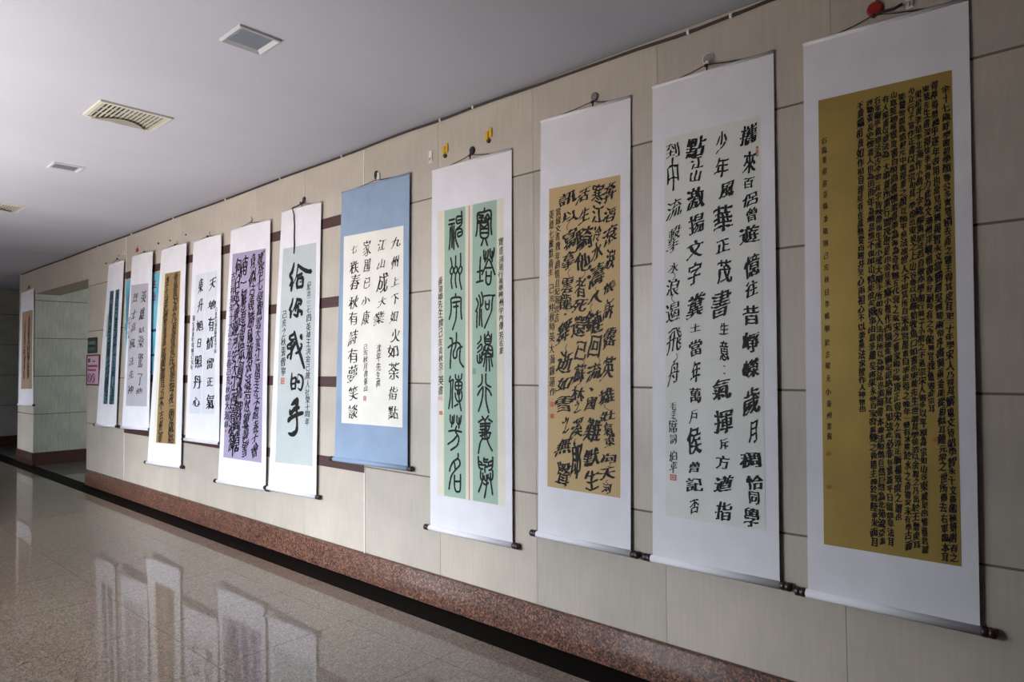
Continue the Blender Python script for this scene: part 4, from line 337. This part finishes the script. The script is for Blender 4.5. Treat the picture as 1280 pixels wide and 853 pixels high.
def outlines(chars, spacing=0.035):
    """outline polygons of every character, taken from Blender's own built-in font"""
    cu = bpy.data.curves.new('glyphs', 'FONT'); cu.body = '\n'.join(chars); cu.space_line = 3; cu.size = 1
    o = bpy.data.objects.new('glyphs', cu); COL.objects.link(o)
    dg = bpy.context.evaluated_depsgraph_get(); c = o.evaluated_get(dg).to_curve(dg)
    res = {ch: [] for ch in chars}
    for s in c.splines:
        bp = s.bezier_points; n = len(bp); k = round((0.38 - sum(p.co.y for p in bp) / n) / 3); ps = []
        for i in range(n):
            a, b = bp[i], bp[(i + 1) % n]; L = (b.co - a.co).length; m = max(1, min(14, round(L / spacing)))
            straight = (a.handle_right - a.co).cross(b.co - a.co).length < 1e-5 and (b.handle_left - b.co).cross(b.co - a.co).length < 1e-5
            if not straight: m = max(m, 2)
            if straight: qs = [a.co.lerp(b.co, t / m) for t in range(m)]
            else: qs = geometry.interpolate_bezier(a.co, a.handle_right, b.handle_left, b.co, m + 1)[:-1]
            ps += [(q.x, q.y + 3 * k) for q in qs]
        if 0 <= k < len(chars) and len(ps) > 2: res[chars[k]].append(np.array(ps))
    o.evaluated_get(dg).to_curve_clear() if hasattr(o, 'to_curve_clear') else None
    bpy.data.objects.remove(o); bpy.data.curves.remove(cu)
    return res
OUT = outlines(allch)
GLYPH = {}
def glyph(ch):
    """(points, normals, triangles, bbox) of a character"""
    if ch in GLYPH: return GLYPH[ch]
    P, Nn, edges = [], [], []; polys = OUT[ch]
    tot = sum(0.5 * np.sum(p[:, 0] * np.roll(p[:, 1], -1) - np.roll(p[:, 0], -1) * p[:, 1]) for p in polys)
    sg = 1 if tot > 0 else -1
    for p in polys:
        t = np.roll(p, -1, 0) - np.roll(p, 1, 0); t /= (np.linalg.norm(t, axis=1)[:, None] + 1e-9)
        b = len(P); n = len(p); P += list(p); Nn += [(sg * q[1], -sg * q[0]) for q in t]
        edges += [(b + i, b + (i + 1) % n) for i in range(n)]
    if not P: GLYPH[ch] = None; return None
    v2, e2, f2, ov, oe, of = geometry.delaunay_2d_cdt([Vector(q) for q in P], edges, [], 0, 1e-6)
    cen = np.array([[sum(v2[i].x for i in f) / len(f), sum(v2[i].y for i in f) / len(f)] for f in f2]); ins = np.zeros(len(f2), int)
    for pl in polys:                                        # keep what lies inside the ink, counters stay open
        nx = np.roll(pl, -1, 0)
        for (ax, ay), (bx, by) in zip(pl, nx):
            if ay == by: continue
            ins += ((ay > cen[:, 1]) != (by > cen[:, 1])) & (cen[:, 0] < (bx - ax) * (cen[:, 1] - ay) / (by - ay) + ax)
    f2 = [f for f, q in zip(f2, ins) if q % 2]
    base = np.array(P); nn = np.array(Nn)
    idx = [o_[0] if o_ else -1 for o_ in ov]
    pts = np.array([base[i] if i >= 0 else (v2[j].x, v2[j].y) for j, i in enumerate(idx)]); nrm = np.array([nn[i] if i >= 0 else (0, 0) for i in idx])
    GLYPH[ch] = (pts, nrm, f2, (pts.min(0), pts.max(0))); return GLYPH[ch]

class Sheet:
    """maps scroll coordinates (u right, v down, both 0..1) to the hanging, slightly bowed sheet"""
    def __init__(s, q, bow=0.010, seed=0):
        s.q = [np.array(p) for p in q]; s.bow = bow; s.seed = seed
        s.W = (np.linalg.norm(s.q[1] - s.q[0]) + np.linalg.norm(s.q[2] - s.q[3])) / 2
        s.H = (np.linalg.norm(s.q[3] - s.q[0]) + np.linalg.norm(s.q[2] - s.q[1])) / 2
    def at(s, u, v, off=0.0):
        u = np.asarray(u, float)[..., None]; v = np.asarray(v, float)[..., None]; q = s.q
        p = (1 - v) * ((1 - u) * q[0] + u * q[1]) + v * ((1 - u) * q[3] + u * q[2])
        b = s.bow * np.sin(PI * np.clip(v, 0, 1)) * 0.5 + 0.0022 * np.sin(5.1 * u + s.seed) * np.sin(7 * v + 2 * s.seed) * np.clip(v * (1 - v) * 8, 0, 1)
        p = p.copy(); p[..., 1:2] -= b + off
        return p
STY = {  # weight, nib, nib angle, noise, slant up to the right, shear, warp
    'dense': (0.026, 0.040, 0.25, 0.012, 0.16, -0.03, 0.050), 'small': (0.006, 0.026, 0.25, 0.008, 0.12, -0.04, 0.035),
    'run': (0.000, 0.040, 0.25, 0.014, 0.16, -0.10, 0.060), 'bold': (0.016, 0.050, 0.25, 0.018, 0.13, -0.06, 0.045),
    'cur': (0.014, 0.052, 0.3, 0.018, 0.18, -0.15, 0.075), 'green': (0.0, 0.01, 0.9, 0.01, 0.1, 0, 0.02)}
def put_glyph(V, F, sh, ch, u, v, w, h, st, rnd, fit, off=0.0022):
    g = glyph(ch)
    if g is None: return
    pts, nrm, fs, (lo, hi) = g; wt, nib, ang, nz, slant, shear, warp = STY[st]
    ca, sa = math.cos(ang), math.sin(ang); ph = rnd.uniform(0, 100)
    d = wt + nib * (np.abs(nrm[:, 0] * ca + nrm[:, 1] * sa) - 0.45) * rnd.uniform(0.8, 1.3) + nz * np.sin(pts[:, 0] * 17 + ph) * np.sin(pts[:, 1] * 13 + 1.7 * ph)
    p = pts + nrm * d[:, None]
    a, b, c_ = ph, ph * 1.3, ph * 0.7
    x = p[:, 0] + warp * np.sin(3.3 * p[:, 1] + a) + 0.5 * warp * np.sin(6.1 * p[:, 1] + 4 * p[:, 0] + c_)
    y = p[:, 1] + warp * np.sin(3.7 * p[:, 0] + b) + 0.4 * warp * np.sin(7 * p[:, 0] + b)
    y = y + slant * rnd.uniform(0.6, 1.4) * (x - 0.5); x = x - shear * (y - 0.38)
    if fit:
        if st == 'cur': w = w * 1.15
        x0, x1, y0, y1 = x.min(), x.max(), y.min(), y.max()
        dx, dy = max(x1 - x0, 0.25), max(y1 - y0, 0.25)
        if ch in '一、': dx, dy = max(dx, 0.8), max(dy, 0.8)
        X = (x - (x0 + x1) / 2) / dx * w; Y = (y - (y0 + y1) / 2) / dy * h
    else:
        X = (x - 0.5) * w; Y = (y - 0.38) * h
    uu = u + X / sh.W; vv = v - Y / sh.H
    base = len(V); V.extend(map(tuple, sh.at(uu, vv, off))); F.extend([tuple(base + i for i in f) for f in fs])
def mesh_from(name, V, F, m, parent):
    me = bpy.data.meshes.new(name); me.from_pydata(V, [], F); me.update(); return link(name, me, m, parent)
def catmull(P, n=6):
    P = [np.array(p, float) for p in P]; R = []
    if len(P) == 2: return [P[0] * (1 - t / n) + P[1] * t / n for t in range(n + 1)]
    for i in range(len(P) - 1):
        p0, p1, p2, p3 = P[max(i - 1, 0)], P[i], P[i + 1], P[min(i + 2, len(P) - 1)]
        for t in np.arange(n) / n: R.append(0.5 * ((2 * p1) + (p2 - p0) * t + (2 * p0 - 5 * p1 + 4 * p2 - p3) * t * t + (3 * p1 - p0 - 3 * p2 + p3) * t ** 3))
    R.append(P[-1]); return R
def put_stroke(V, F, sh, pts, off=0.0022):
    P = catmull([(p[0] * sh.W, p[1] * sh.H, p[2]) for p in pts]); n = len(P); A, B = [], []
    for i, p in enumerate(P):
        t = P[min(i + 1, n - 1)][:2] - P[max(i - 1, 0)][:2]; t = t / (np.linalg.norm(t) + 1e-9); nn = np.array([-t[1], t[0]]); w = p[2] / 2 * (1 + 0.10 * math.sin(i * 1.9 + p[0] * 300))
        A.append(p[:2] + nn * w); B.append(p[:2] - nn * w)
    def cap(p, d, w): return [p[:2] + w * np.array([math.cos(d + a), math.sin(d + a)]) for a in np.linspace(PI / 2, -PI / 2, 5)[1:-1]]
    t0 = P[0][:2] - P[1][:2]; t1 = P[-1][:2] - P[-2][:2]
    loop = A + cap(P[-1], math.atan2(t1[1], t1[0]), P[-1][2] / 2)
    base = len(V)
    allp = A + B + [P[0][:2] + (t0 / (np.linalg.norm(t0) + 1e-9)) * P[0][2] * 0.45, P[-1][:2] + (t1 / (np.linalg.norm(t1) + 1e-9)) * P[-1][2] * 0.45]
    arr = np.array(allp); off2 = off + random.uniform(0, 0.0003)
    V.extend(map(tuple, sh.at(arr[:, 0] / sh.W, arr[:, 1] / sh.H, off2)))
    for i in range(n - 1): F.append((base + i, base + i + 1, base + n + i + 1, base + n + i))
    F.append((base, base + n, base + 2 * n)); F.append((base + n - 1, base + 2 * n - 1, base + 2 * n + 1))
def patch(sh, c4, off, nu=8, nv=30):
    V, F = [], []; c4 = [np.array(p) for p in c4]
    for j in range(nv + 1):
        for i in range(nu + 1):
            a, b = i / nu, j / nv; q = (1 - b) * ((1 - a) * c4[0] + a * c4[1]) + b * ((1 - a) * c4[3] + a * c4[2]); V.append(tuple(sh.at(q[0], q[1], off)))
    for j in range(nv):
        for i in range(nu): k = j * (nu + 1) + i; F.append((k, k + 1, k + nu + 2, k + nu + 1))
    return V, F

LABELS = {
 'S1': 'narrow white scroll with brown paper hanging on the far pier beyond the opening',
 'S2': 'white scroll with two narrow teal strips of dark characters beside the pink notice',
 'S3': 'white scroll with lilac grey paper and two columns of characters over the blue poster',
 'S4': 'tall narrow scroll with brown gold paper of dense characters, right of the blue poster',
 'S5': 'white scroll with two bold columns on near white paper, left of the purple scroll',
 'S6': 'white scroll with purple paper covered in cursive writing',
 'S7': 'white scroll with grey paper, five very large characters and a dangling brown cord',
 'S8': 'pale blue silk scroll with cream paper and four columns of writing',
 'S9': 'white scroll with two pale green strips of large seal script characters',
 'S10': 'white scroll with tan paper covered in bold cursive writing',
 'S11': 'white scroll with off white paper and four columns of large running characters, second from right',
 'S12': 'large white scroll with gold paper packed with small dense writing, nearest the camera'}
def cyl(bm, p0, p1, r, n=16): add_tube(bm, [p0, p1], r, n)

for si, (k, d) in enumerate(DATA.items()):
    sh = Sheet(d['q'], 0.006, si * 1.7); rnd = random.Random(100 + si)
    root = thing('hanging_scroll', (0, 0, 0), LABELS[k], 'scroll', 'calligraphy scrolls along the corridor wall')
    silk = M['silk_blue'] if k == 'S8' else M['silk']
    # mounting sheet with thickness
    V, F = patch(sh, [(0, 0), (1, 0), (1, 1), (0, 1)], 0.0, 14, 60)
    n0 = len(V); V2 = [(x, y + 0.0014, z) for x, y, z in V]; F2 = [tuple(n0 + i for i in f[::-1]) for f in F]; nu, nv = 14, 60; E_ = []
    for i in range(nu): E_ += [(i, i + 1), (nv * (nu + 1) + i + 1, nv * (nu + 1) + i)]
    for j in range(nv): E_ += [((j + 1) * (nu + 1), j * (nu + 1)), (j * (nu + 1) + nu, (j + 1) * (nu + 1) + nu)]
    mo = mesh_from('mounting', V + V2, F + F2 + [(b, a, a + n0, b + n0) for a, b in E_], silk, root)
    for p in mo.data.polygons: p.use_smooth = False
    W, H = sh.W, sh.H
    # top rod (a half round batten wrapped in silk) and bottom roller
    bm = bmesh.new(); a0 = sh.at(0.0, 0.0); a1 = sh.at(1.0, 0.0); add_tube(bm, [tuple(a0), tuple(a1)], 0.0075, 10); obj('top_rod', bm, silk, root)
    b0 = sh.at(-0.012, 1.0); b1 = sh.at(1.008, 1.0); b0[2] += 0.008; b1[2] += 0.008
    bm = bmesh.new(); add_tube(bm, [tuple(b0), tuple(b1)], 0.017, 18); ro = obj('roller', bm, silk, root)
    dr = (b1 - b0) / np.linalg.norm(b1 - b0)
    for e, sgn in ((b0, -1), (b1, 1)):
        bm = bmesh.new(); P = [e + dr * sgn * t for t in (0.0005, 0.004, 0.019, 0.022, 0.025, 0.040, 0.044)]
        add_tube(bm, [tuple(p) for p in P], [0.0165, 0.0185, 0.0185, 0.0165, 0.0185, 0.0185, 0.015], 16)
        obj('roller_knob', bm, M['knob'], ro)
    # painting paper
    if k == 'S5':
        aT, bT, cT, dT = [np.array(p) for p in d['art']]
        for f0, f1 in ((0.0, 0.47), (0.5, 1.0)):
            V, F = patch(sh, [aT + (bT - aT) * f0, aT + (bT - aT) * f1, dT + (cT - dT) * f1, dT + (cT - dT) * f0], 0.0009, 5, 40); mesh_from('painting_paper', V, F, M['artS5'], root)
    elif k not in ('S2', 'S9', 'S4'):
        V, F = patch(sh, d['art'], 0.0009, 10, 60); mesh_from('painting_paper', V, F, M['art' + k], root)
    for r_ in d['rects']:
        V, F = patch(sh, r_[1:], {'cream': 0.0007, 'redline': 0.0016}.get(r_[0], 0.0013), 6, 60); mesh_from({'cream': 'paper_border', 'green': 'painting_paper', 'teal': 'painting_paper', 'redline': 'red_line'}[r_[0]], V, F, M[r_[0]], root)
    if k == 'S4': V, F = patch(sh, d['art'], 0.0013, 8, 60); mesh_from('painting_paper', V, F, M['artS4'], root)
    # writing
    for txt, st, u0, v0, u1, v1, w in d['cols']:
        V, F = [], []; n = len(txt); cell = (v1 - v0) / n; wob = rnd.uniform(0, 6)
        # irregular rhythm down the column, sum kept
        hs = np.array([rnd.uniform(0.8, 1.25) * (0.55 if ch in '一二三、' else 1) for ch in txt]); hs = hs / hs.sum() * (v1 - v0); v = v0
        for i, ch in enumerate(txt):
            vc = v + hs[i] / 2; v += hs[i]; t = (vc - v0) / (v1 - v0); hh = hs[i] * sh.H * {'dense': 0.98, 'small': 1.0}.get(st, 1.12); ww = w * rnd.uniform(0.85, 1.15)
            if st == 'small' : hh = min(hh, w * 1.5)
            put_glyph(V, F, sh, ch, u0 + (u1 - u0) * t + rnd.uniform(-0.06, 0.06) * w / sh.W, vc, ww * (1.02 if st == 'dense' else 1.0), hh, st, rnd, False)
        mesh_from('inscription' if st in ('small', 'green') else 'calligraphy_column', V, F, M['ink_green'] if st == 'green' else M['ink'], root)['kind'] = 'stuff'
    for st, L_ in d['chars']:
        for ch, u, v, w, h in L_:
            V, F = [], []; put_glyph(V, F, sh, ch, u, v, w, h, st, rnd, True); mesh_from('character', V, F, M['ink'], root)
        V, F = [], []
        if st == 'cur' or (st == 'run' and k == 'S11'):     # thin linking strokes between some characters
            for a, b in zip(L_[:-1], L_[1:]):
                if rnd.random() < 0.35:
                    x0 = (a[1] + rnd.uniform(-0.25, 0.25) * a[3] / W, a[2] + 0.42 * a[4] / H); x1 = (b[1] + rnd.uniform(-0.25, 0.35) * b[3] / W, b[2] - 0.42 * b[4] / H)
                    mid = ((x0[0] + x1[0]) / 2 + rnd.choice((-1, 1)) * 0.012 / W, (x0[1] + x1[1]) / 2); put_stroke(V, F, sh, [(*x0, 0.004), (*mid, 0.0025), (*x1, 0.004)])
        if V: mesh_from('linking_strokes', V, F, M['ink'], root)['kind'] = 'stuff'
    for grp in d['strokes']:
        V, F = [], []
        for s in grp: put_stroke(V, F, sh, s)
        mesh_from('character', V, F, M['ink'], root)
    for colr, u0, v0, u1, v1 in d['seals']:
        # a seal: a square stamp frame with a few bars inside
        V, F = [], []; lw = 0.16
        bars = [(0, 0, 1, lw), (0, 1 - lw, 1, 1), (0, lw, lw, 1 - lw), (1 - lw, lw, 1, 1 - lw), (0.28, 0.24, 0.42, 0.76), (0.58, 0.24, 0.72, 0.76), (0.28, 0.44, 0.72, 0.56)]
        for a0_, b0_, a1_, b1_ in bars:
            ua, ub = u0 + (u1 - u0) * a0_, u0 + (u1 - u0) * a1_; va, vb = v0 + (v1 - v0) * b0_, v0 + (v1 - v0) * b1_
            n_ = len(V); V += [tuple(sh.at(*p, 0.0024)) for p in ((ua, va), (ub, va), (ub, vb), (ua, vb))]; F.append((n_, n_ + 1, n_ + 2, n_ + 3))
        mesh_from('seal', V, F, M['seal_' + colr], root)
    # hanging cord up to the hook
    hk = np.array(d['hook']); hk[1] = -0.022
    l0 = sh.at(0.24, 0.0); l1 = sh.at(0.76, 0.0); l0[2] += 0.007; l1[2] += 0.007
    top = hk + np.array([0, 0, -0.030 if k in ('S12', 'S11', 'S10', 'S9', 'S8', 'S7') else -0.006]); top[2] = max(top[2], max(l0[2], l1[2]) + 0.012)
    bm = bmesh.new()
    add_tube(bm, [tuple(l0), tuple(l0 * 0.5 + top * 0.5 + np.array([0, 0, -0.003])), tuple(top), tuple(top * 0.5 + l1 * 0.5 + np.array([0, 0, -0.003])), tuple(l1)], 0.0022, 6)
    obj('hanging_cord', bm, M['cord'], root)
    if k in ('S12', 'S11', 'S10', 'S9', 'S7', 'S3', 'S2', 'S4', 'S5'):      # loose ribbon knot at the hook
        bm = bmesh.new(); c0 = top + np.array([0.0, -0.004, -0.006])
        bmesh.ops.create_icosphere(bm, subdivisions=1, radius=0.010, matrix=Matrix.Translation(c0))
        add_tube(bm, [tuple(c0), tuple(c0 + np.array([0.03, -0.002, 0.006])), tuple(c0 + np.array([0.07, 0, 0.002])), tuple(c0 + np.array([0.10, 0, 0.012]))] if k == 'S12' else [tuple(c0), tuple(c0 + np.array([0.004, 0, -0.012])), tuple(c0 + np.array([0.002, 0, -0.022]))], 0.0055 if k == 'S12' else 0.004, 6)
        obj('cord_knot', bm, M['cord'], root)
    if k == 'S7':                                           # the long tie hanging down the front
        bm = bmesh.new(); p0 = top + np.array([0, -0.004, -0.004])
        f = lambda u, v, o_=0.006: tuple(sh.at(u, v, o_))
        add_tube(bm, [tuple(p0), (p0[0] - 0.05, -0.034, p0[2] - 0.012), (f(0.355, 0.0)[0], -0.042, f(0.355, 0)[2] + 0.006), f(0.358, 0.02, 0.010), f(0.372, 0.06), f(0.378, 0.10), f(0.392, 0.13), f(0.386, 0.16)], [0.004, 0.0045, 0.0045, 0.0045, 0.005, 0.005, 0.006, 0.0035], 6)
        for s in (-1, 1): add_tube(bm, [tuple(p0), (p0[0] + s * 0.018, p0[1] - 0.002, p0[2] + 0.014), (p0[0] + s * 0.026, p0[1], p0[2] - 0.006), tuple(p0)], 0.005, 6)
        obj('tie_cord', bm, M['cord'], root)
    d['top'] = top

# ------------------------------------------------------------------ hooks on the wall
def hook(x, z, kind, label, size=1.0, group='hooks stuck on the wall'):
    t = thing('wall_hook', (x, 0, z), label, 'hook', group)
    def disc(r, depth, m, name='disc', zz=0.0, sx=1.0):
        bm = bmesh.new(); add_tube(bm, [(0, -0.0005, zz), (0, -depth * 0.6, zz), (0, -depth, zz)], [r, r, r * 0.75], 20)
        for v in bm.verts: v.co.x *= sx
        obj(name, bm, m, t)
    def peg(m, zz=-0.018, l=0.022, r=0.0028):
        bm = bmesh.new(); add_tube(bm, [(0, -0.003, zz + 0.012), (0, -0.009, zz), (0, -0.016, zz - l * 0.5), (0, -l, zz - l * 0.35), (0, -l - 0.002, zz)], r, 6); obj('peg', bm, m, t)
    s = size
    if kind == 'red': disc(0.030 * s, 0.012, M['red']); peg(M['red']); b = bmesh.new(); add_tube(b, [(0.004, -0.004, 0.028), (0.010, -0.004, 0.045)], 0.003, 6); obj('tab', b, M['red'], t)
    elif kind == 'clear':
        disc(0.026 * s, 0.007, M['clear']); b = bmesh.new()
        add_tube(b, [(0.026 * s * math.cos(a), -0.004, 0.026 * s * math.sin(a)) for a in np.linspace(0, 2 * PI, 25)], 0.0022, 6); obj('rim', b, M['white'], t)
        boxobj('peg_block', (-0.008, 0.008, -0.020, -0.006, -0.040 * s, -0.016 * s), M['white'], t, 0.002)
    elif kind == 'grey': disc(0.022 * s, 0.010, M['grey']); peg(M['grey'], -0.026)
    elif kind == 'dark': disc(0.026 * s, 0.012, M['dark'], sx=0.85); peg(M['dark'], -0.022)
    elif kind == 'white': boxobj('plate', (-0.011 * s, 0.011 * s, -0.006, -0.0005, -0.022 * s, 0.026 * s), M['white'], t, 0.003); peg(M['white'], -0.010)
    elif kind == 'whitedark': boxobj('plate', (0.004, 0.040, -0.012, -0.0005, -0.030, 0.030), M['white'], t, 0.004); disc(0.034, 0.014, M['dark'], zz=0.012, sx=0.6); peg(M['white'], -0.018)
    elif kind == 'yellow':
        for dx in (-0.0145, 0.0145): boxobj('plate', (dx - 0.013, dx + 0.013, -0.008, -0.0005, -0.024 + dx * 0.5, 0.034 + dx * 0.5), M['yellow'], t, 0.003)
        disc(0.013, 0.014, M['brown'], 'screw', -0.036)
    elif kind == 'nail': disc(0.008 * s, 0.012, M['dark'])
    elif kind == 'redclear': disc(0.018 * s, 0.008, M['clear']); b = bmesh.new(); add_tube(b, [(0, -0.008, 0.012), (0, -0.010, 0.026)], 0.004, 6); obj('tab', b, M['red'], t); peg(M['dark'])
    for ch in t.children: pass
    return t
HK = {'S12': ('red', 'round red plastic hook holding the gold scroll'), 'S11': ('clear', 'clear suction hook with white peg above the second scroll from right'),
      'S10': ('grey', 'round grey hook holding the tan cursive scroll'), 'S9': ('dark', 'dark oval hook holding the green seal script scroll'),
      'S8': ('whitedark', 'white hook with dark knob holding the pale blue scroll'), 'S7': ('dark', 'black hook with bow knot holding the scroll of five large characters'),
      'S6': ('redclear', 'clear hook with red tab above the purple scroll'), 'S5': ('clear', 'small clear hook above the scroll of two bold columns'),
      'S4': ('clear', 'small clear hook above the narrow brown gold scroll'), 'S3': ('white', 'small white hook above the lilac grey scroll'),
      'S2': ('clear', 'small clear hook above the scroll with teal strips'), 'S1': ('dark', 'dark hook above the scroll on the far pier')}
for k, (kind, lab) in HK.items():
    h = DATA[k]['top']; z = h[2] + ({'S12': 0.030, 'S11': 0.034, 'S10': 0.030, 'S9': 0.030, 'S8': 0.026, 'S7': 0.032}.get(k) or {'clear': 0.026, 'redclear': 0.026, 'white': 0.018, 'dark': 0.02}[kind])
    hook(h[0], z, kind, lab, 1.0 if k in ('S12', 'S11', 'S10', 'S9') else 0.85)
hook(-3.162, 2.908, 'yellow', 'yellow double hook left of the dark hook of the green scroll')
hook(-2.776, 2.916, 'yellow', 'yellow double hook above the right half of the green scroll')
hook(-3.306, 2.894, 'white', 'white hook alone left of the yellow hook', 1.7)
hook(-0.548, 2.905, 'white', 'white hook above the top edge of the gold scroll, right of the red hook', 1.2)
hook(-8.438, 2.901, 'red', 'red round hook left of the lilac grey scroll hook', 0.8)
hook(-7.814, 2.901, 'nail', 'dark nail in the wall above the blue poster', 1.4)
hook(-7.50, 2.892, 'nail', 'small dark nail just left of the narrow brown gold scroll hook', 0.9)
hook(-7.10, 2.90, 'nail', 'small dark nail right of the narrow brown gold scroll hook', 0.9)
hook(-8.86, 2.92, 'white', 'white hook between the teal strip scroll and the red hook')
hook(-9.50, 2.86, 'nail', 'brown nail left of the scroll with teal strips', 1.2)
hook(-10.10, 2.80, 'white', 'pale hook near the corner of the opening', 0.8)

# ------------------------------------------------------------------ poster, signs
def flat_text(chars, x0, z1, size, m, parent, y, name='lettering', adv=1.06, vertical=False, hx=None):
    V, F = [], []
    for i, ch in enumerate(chars):
        g = glyph(ch)
        if not g: continue
        pts, nrm, fs, _ = g; pts = pts + nrm * 0.02; b = len(V); sx = hx or size
        ox = x0 if vertical else x0 + i * sx * adv; oz = z1 - (i + 1) * size * adv if vertical else z1 - size
        V += [(ox + p[0] * sx, y, oz + (p[1] + 0.1) * size) for p in pts]; F += [tuple(b + j for j in f) for f in fs]
    return mesh_from(name, V, F, m, parent)
M['poster'] = mat('poster_blue', srgb(112, 158, 190), 0.3); N, L, B = nodes(M['poster'])
nt, mp = noise_tex(M['poster'], 1.4, 2, (1, 1, 0.8)); r = ramp(M['poster'], nt.outputs[0], [(0.38, srgb(96, 134, 160)), (0.5, srgb(92, 184, 206)), (0.64, srgb(150, 200, 214))]); L.new(r.outputs[0], B.inputs['Base Color'])
M['poster_red'] = mat('poster_red', srgb(150, 30, 78), 0.5); M['navy'] = mat('poster_navy', srgb(30, 52, 92), 0.5)
pb = thing('poster', (0, 0, 0), 'blue wall poster with dark red lettering, mostly hidden behind the hanging scrolls', 'poster')
boxobj('board', (-8.78, -7.35, -0.010, -0.0065, 1.46, 2.575), M['poster'], pb, 0.001)
flat_text('区主', -8.075, 2.515, 0.105, M['poster_red'], pb, -0.0112, hx=0.115)
flat_text('匠业', -8.09, 2.375, 0.105, M['poster_red'], pb, -0.0112, hx=0.115)
for z0, z1, x0, x1 in ((1.93, 1.96, -8.3, -7.6), (1.66, 1.685, -8.3, -7.6)):
    boxobj('printed_band', (x0, x1, -0.0108, -0.0102, z0, z1), M['navy'], pb)

M['sign_green'] = mat('sign_green', srgb(26, 56, 44), 0.35); M['sign_dark'] = mat('sign_frame_dark', srgb(30, 34, 30), 0.4); M['sign_grey'] = mat('sign_grey', srgb(92, 108, 106), 0.5); M['sign_blue'] = mat('sign_blue', srgb(14, 38, 58), 0.5)
sg = thing('wall_sign', (-9.975, 0, 1.73), 'small dark green sign on the wall beside the opening, above the pink notice', 'sign')
boxobj('board', (-0.175, 0.175, -0.014, -0.001, 0, 0.205), M['sign_dark'], sg, 0.002)
boxobj('face', (-0.155, 0.155, -0.0155, -0.0135, 0.014, 0.191), M['sign_green'], sg)
boxobj('printed_band', (-0.13, 0.13, -0.0165, -0.0155, 0.115, 0.158), M['sign_grey'], sg); boxobj('printed_band', (-0.12, 0.12, -0.0165, -0.0155, 0.085, 0.108), M['sign_blue'], sg)
for x in (-0.09, -0.02, 0.05, 0.11): boxobj('printed_mark', (x - 0.016, x + 0.016, -0.0165, -0.0155, 0.036, 0.078), M['sign_grey'], sg)
M['pink'] = mat('pink_notice', srgb(206, 168, 186), 0.4); M['maroon'] = mat('maroon', srgb(98, 44, 52), 0.5); M['purple'] = mat('purple_print', srgb(96, 60, 92), 0.5)
pk = thing('notice_board', (-9.93, 0, 1.31), 'pink framed notice with round symbols beside the opening, under the green sign', 'notice')
for b in ((-0.25, 0.25, 0.0, 0.018), (-0.25, 0.25, 0.382, 0.40), (-0.25, -0.232, 0.018, 0.382), (0.232, 0.25, 0.018, 0.382)): boxobj('frame_strip', (b[0], b[1], -0.018, -0.001, b[2], b[3]), M['maroon'], pk, 0.001)
boxobj('board', (-0.232, 0.232, -0.010, -0.001, 0.018, 0.382), M['pink'], pk)
boxobj('emblem', (-0.205, -0.115, -0.0115, -0.010, 0.300, 0.352), M['purple'], pk, 0.0005)
boxobj('printed_band', (-0.03, 0.08, -0.0115, -0.010, 0.305, 0.320), M['purple'], pk)
for z, n_, m_ in ((0.238, 7, M['purple']), (0.185, 6, M['poster_red'])):
    for i in range(n_): boxobj('printed_mark', (-0.205 + i * 0.055, -0.165 + i * 0.055, -0.0115, -0.010, z, z + 0.030), m_, pk)
for x in (-0.135, 0.015):
    bm = bmesh.new(); add_tube(bm, [(x + 0.055 * math.cos(a), -0.0108, 0.095 + 0.058 * math.sin(a)) for a in np.linspace(0, 2 * PI, 25)], 0.006, 6); add_tube(bm, [(x - 0.038, -0.0108, 0.135), (x + 0.038, -0.0108, 0.055)], 0.005, 6); obj('round_symbol', bm, M['purple'], pk)
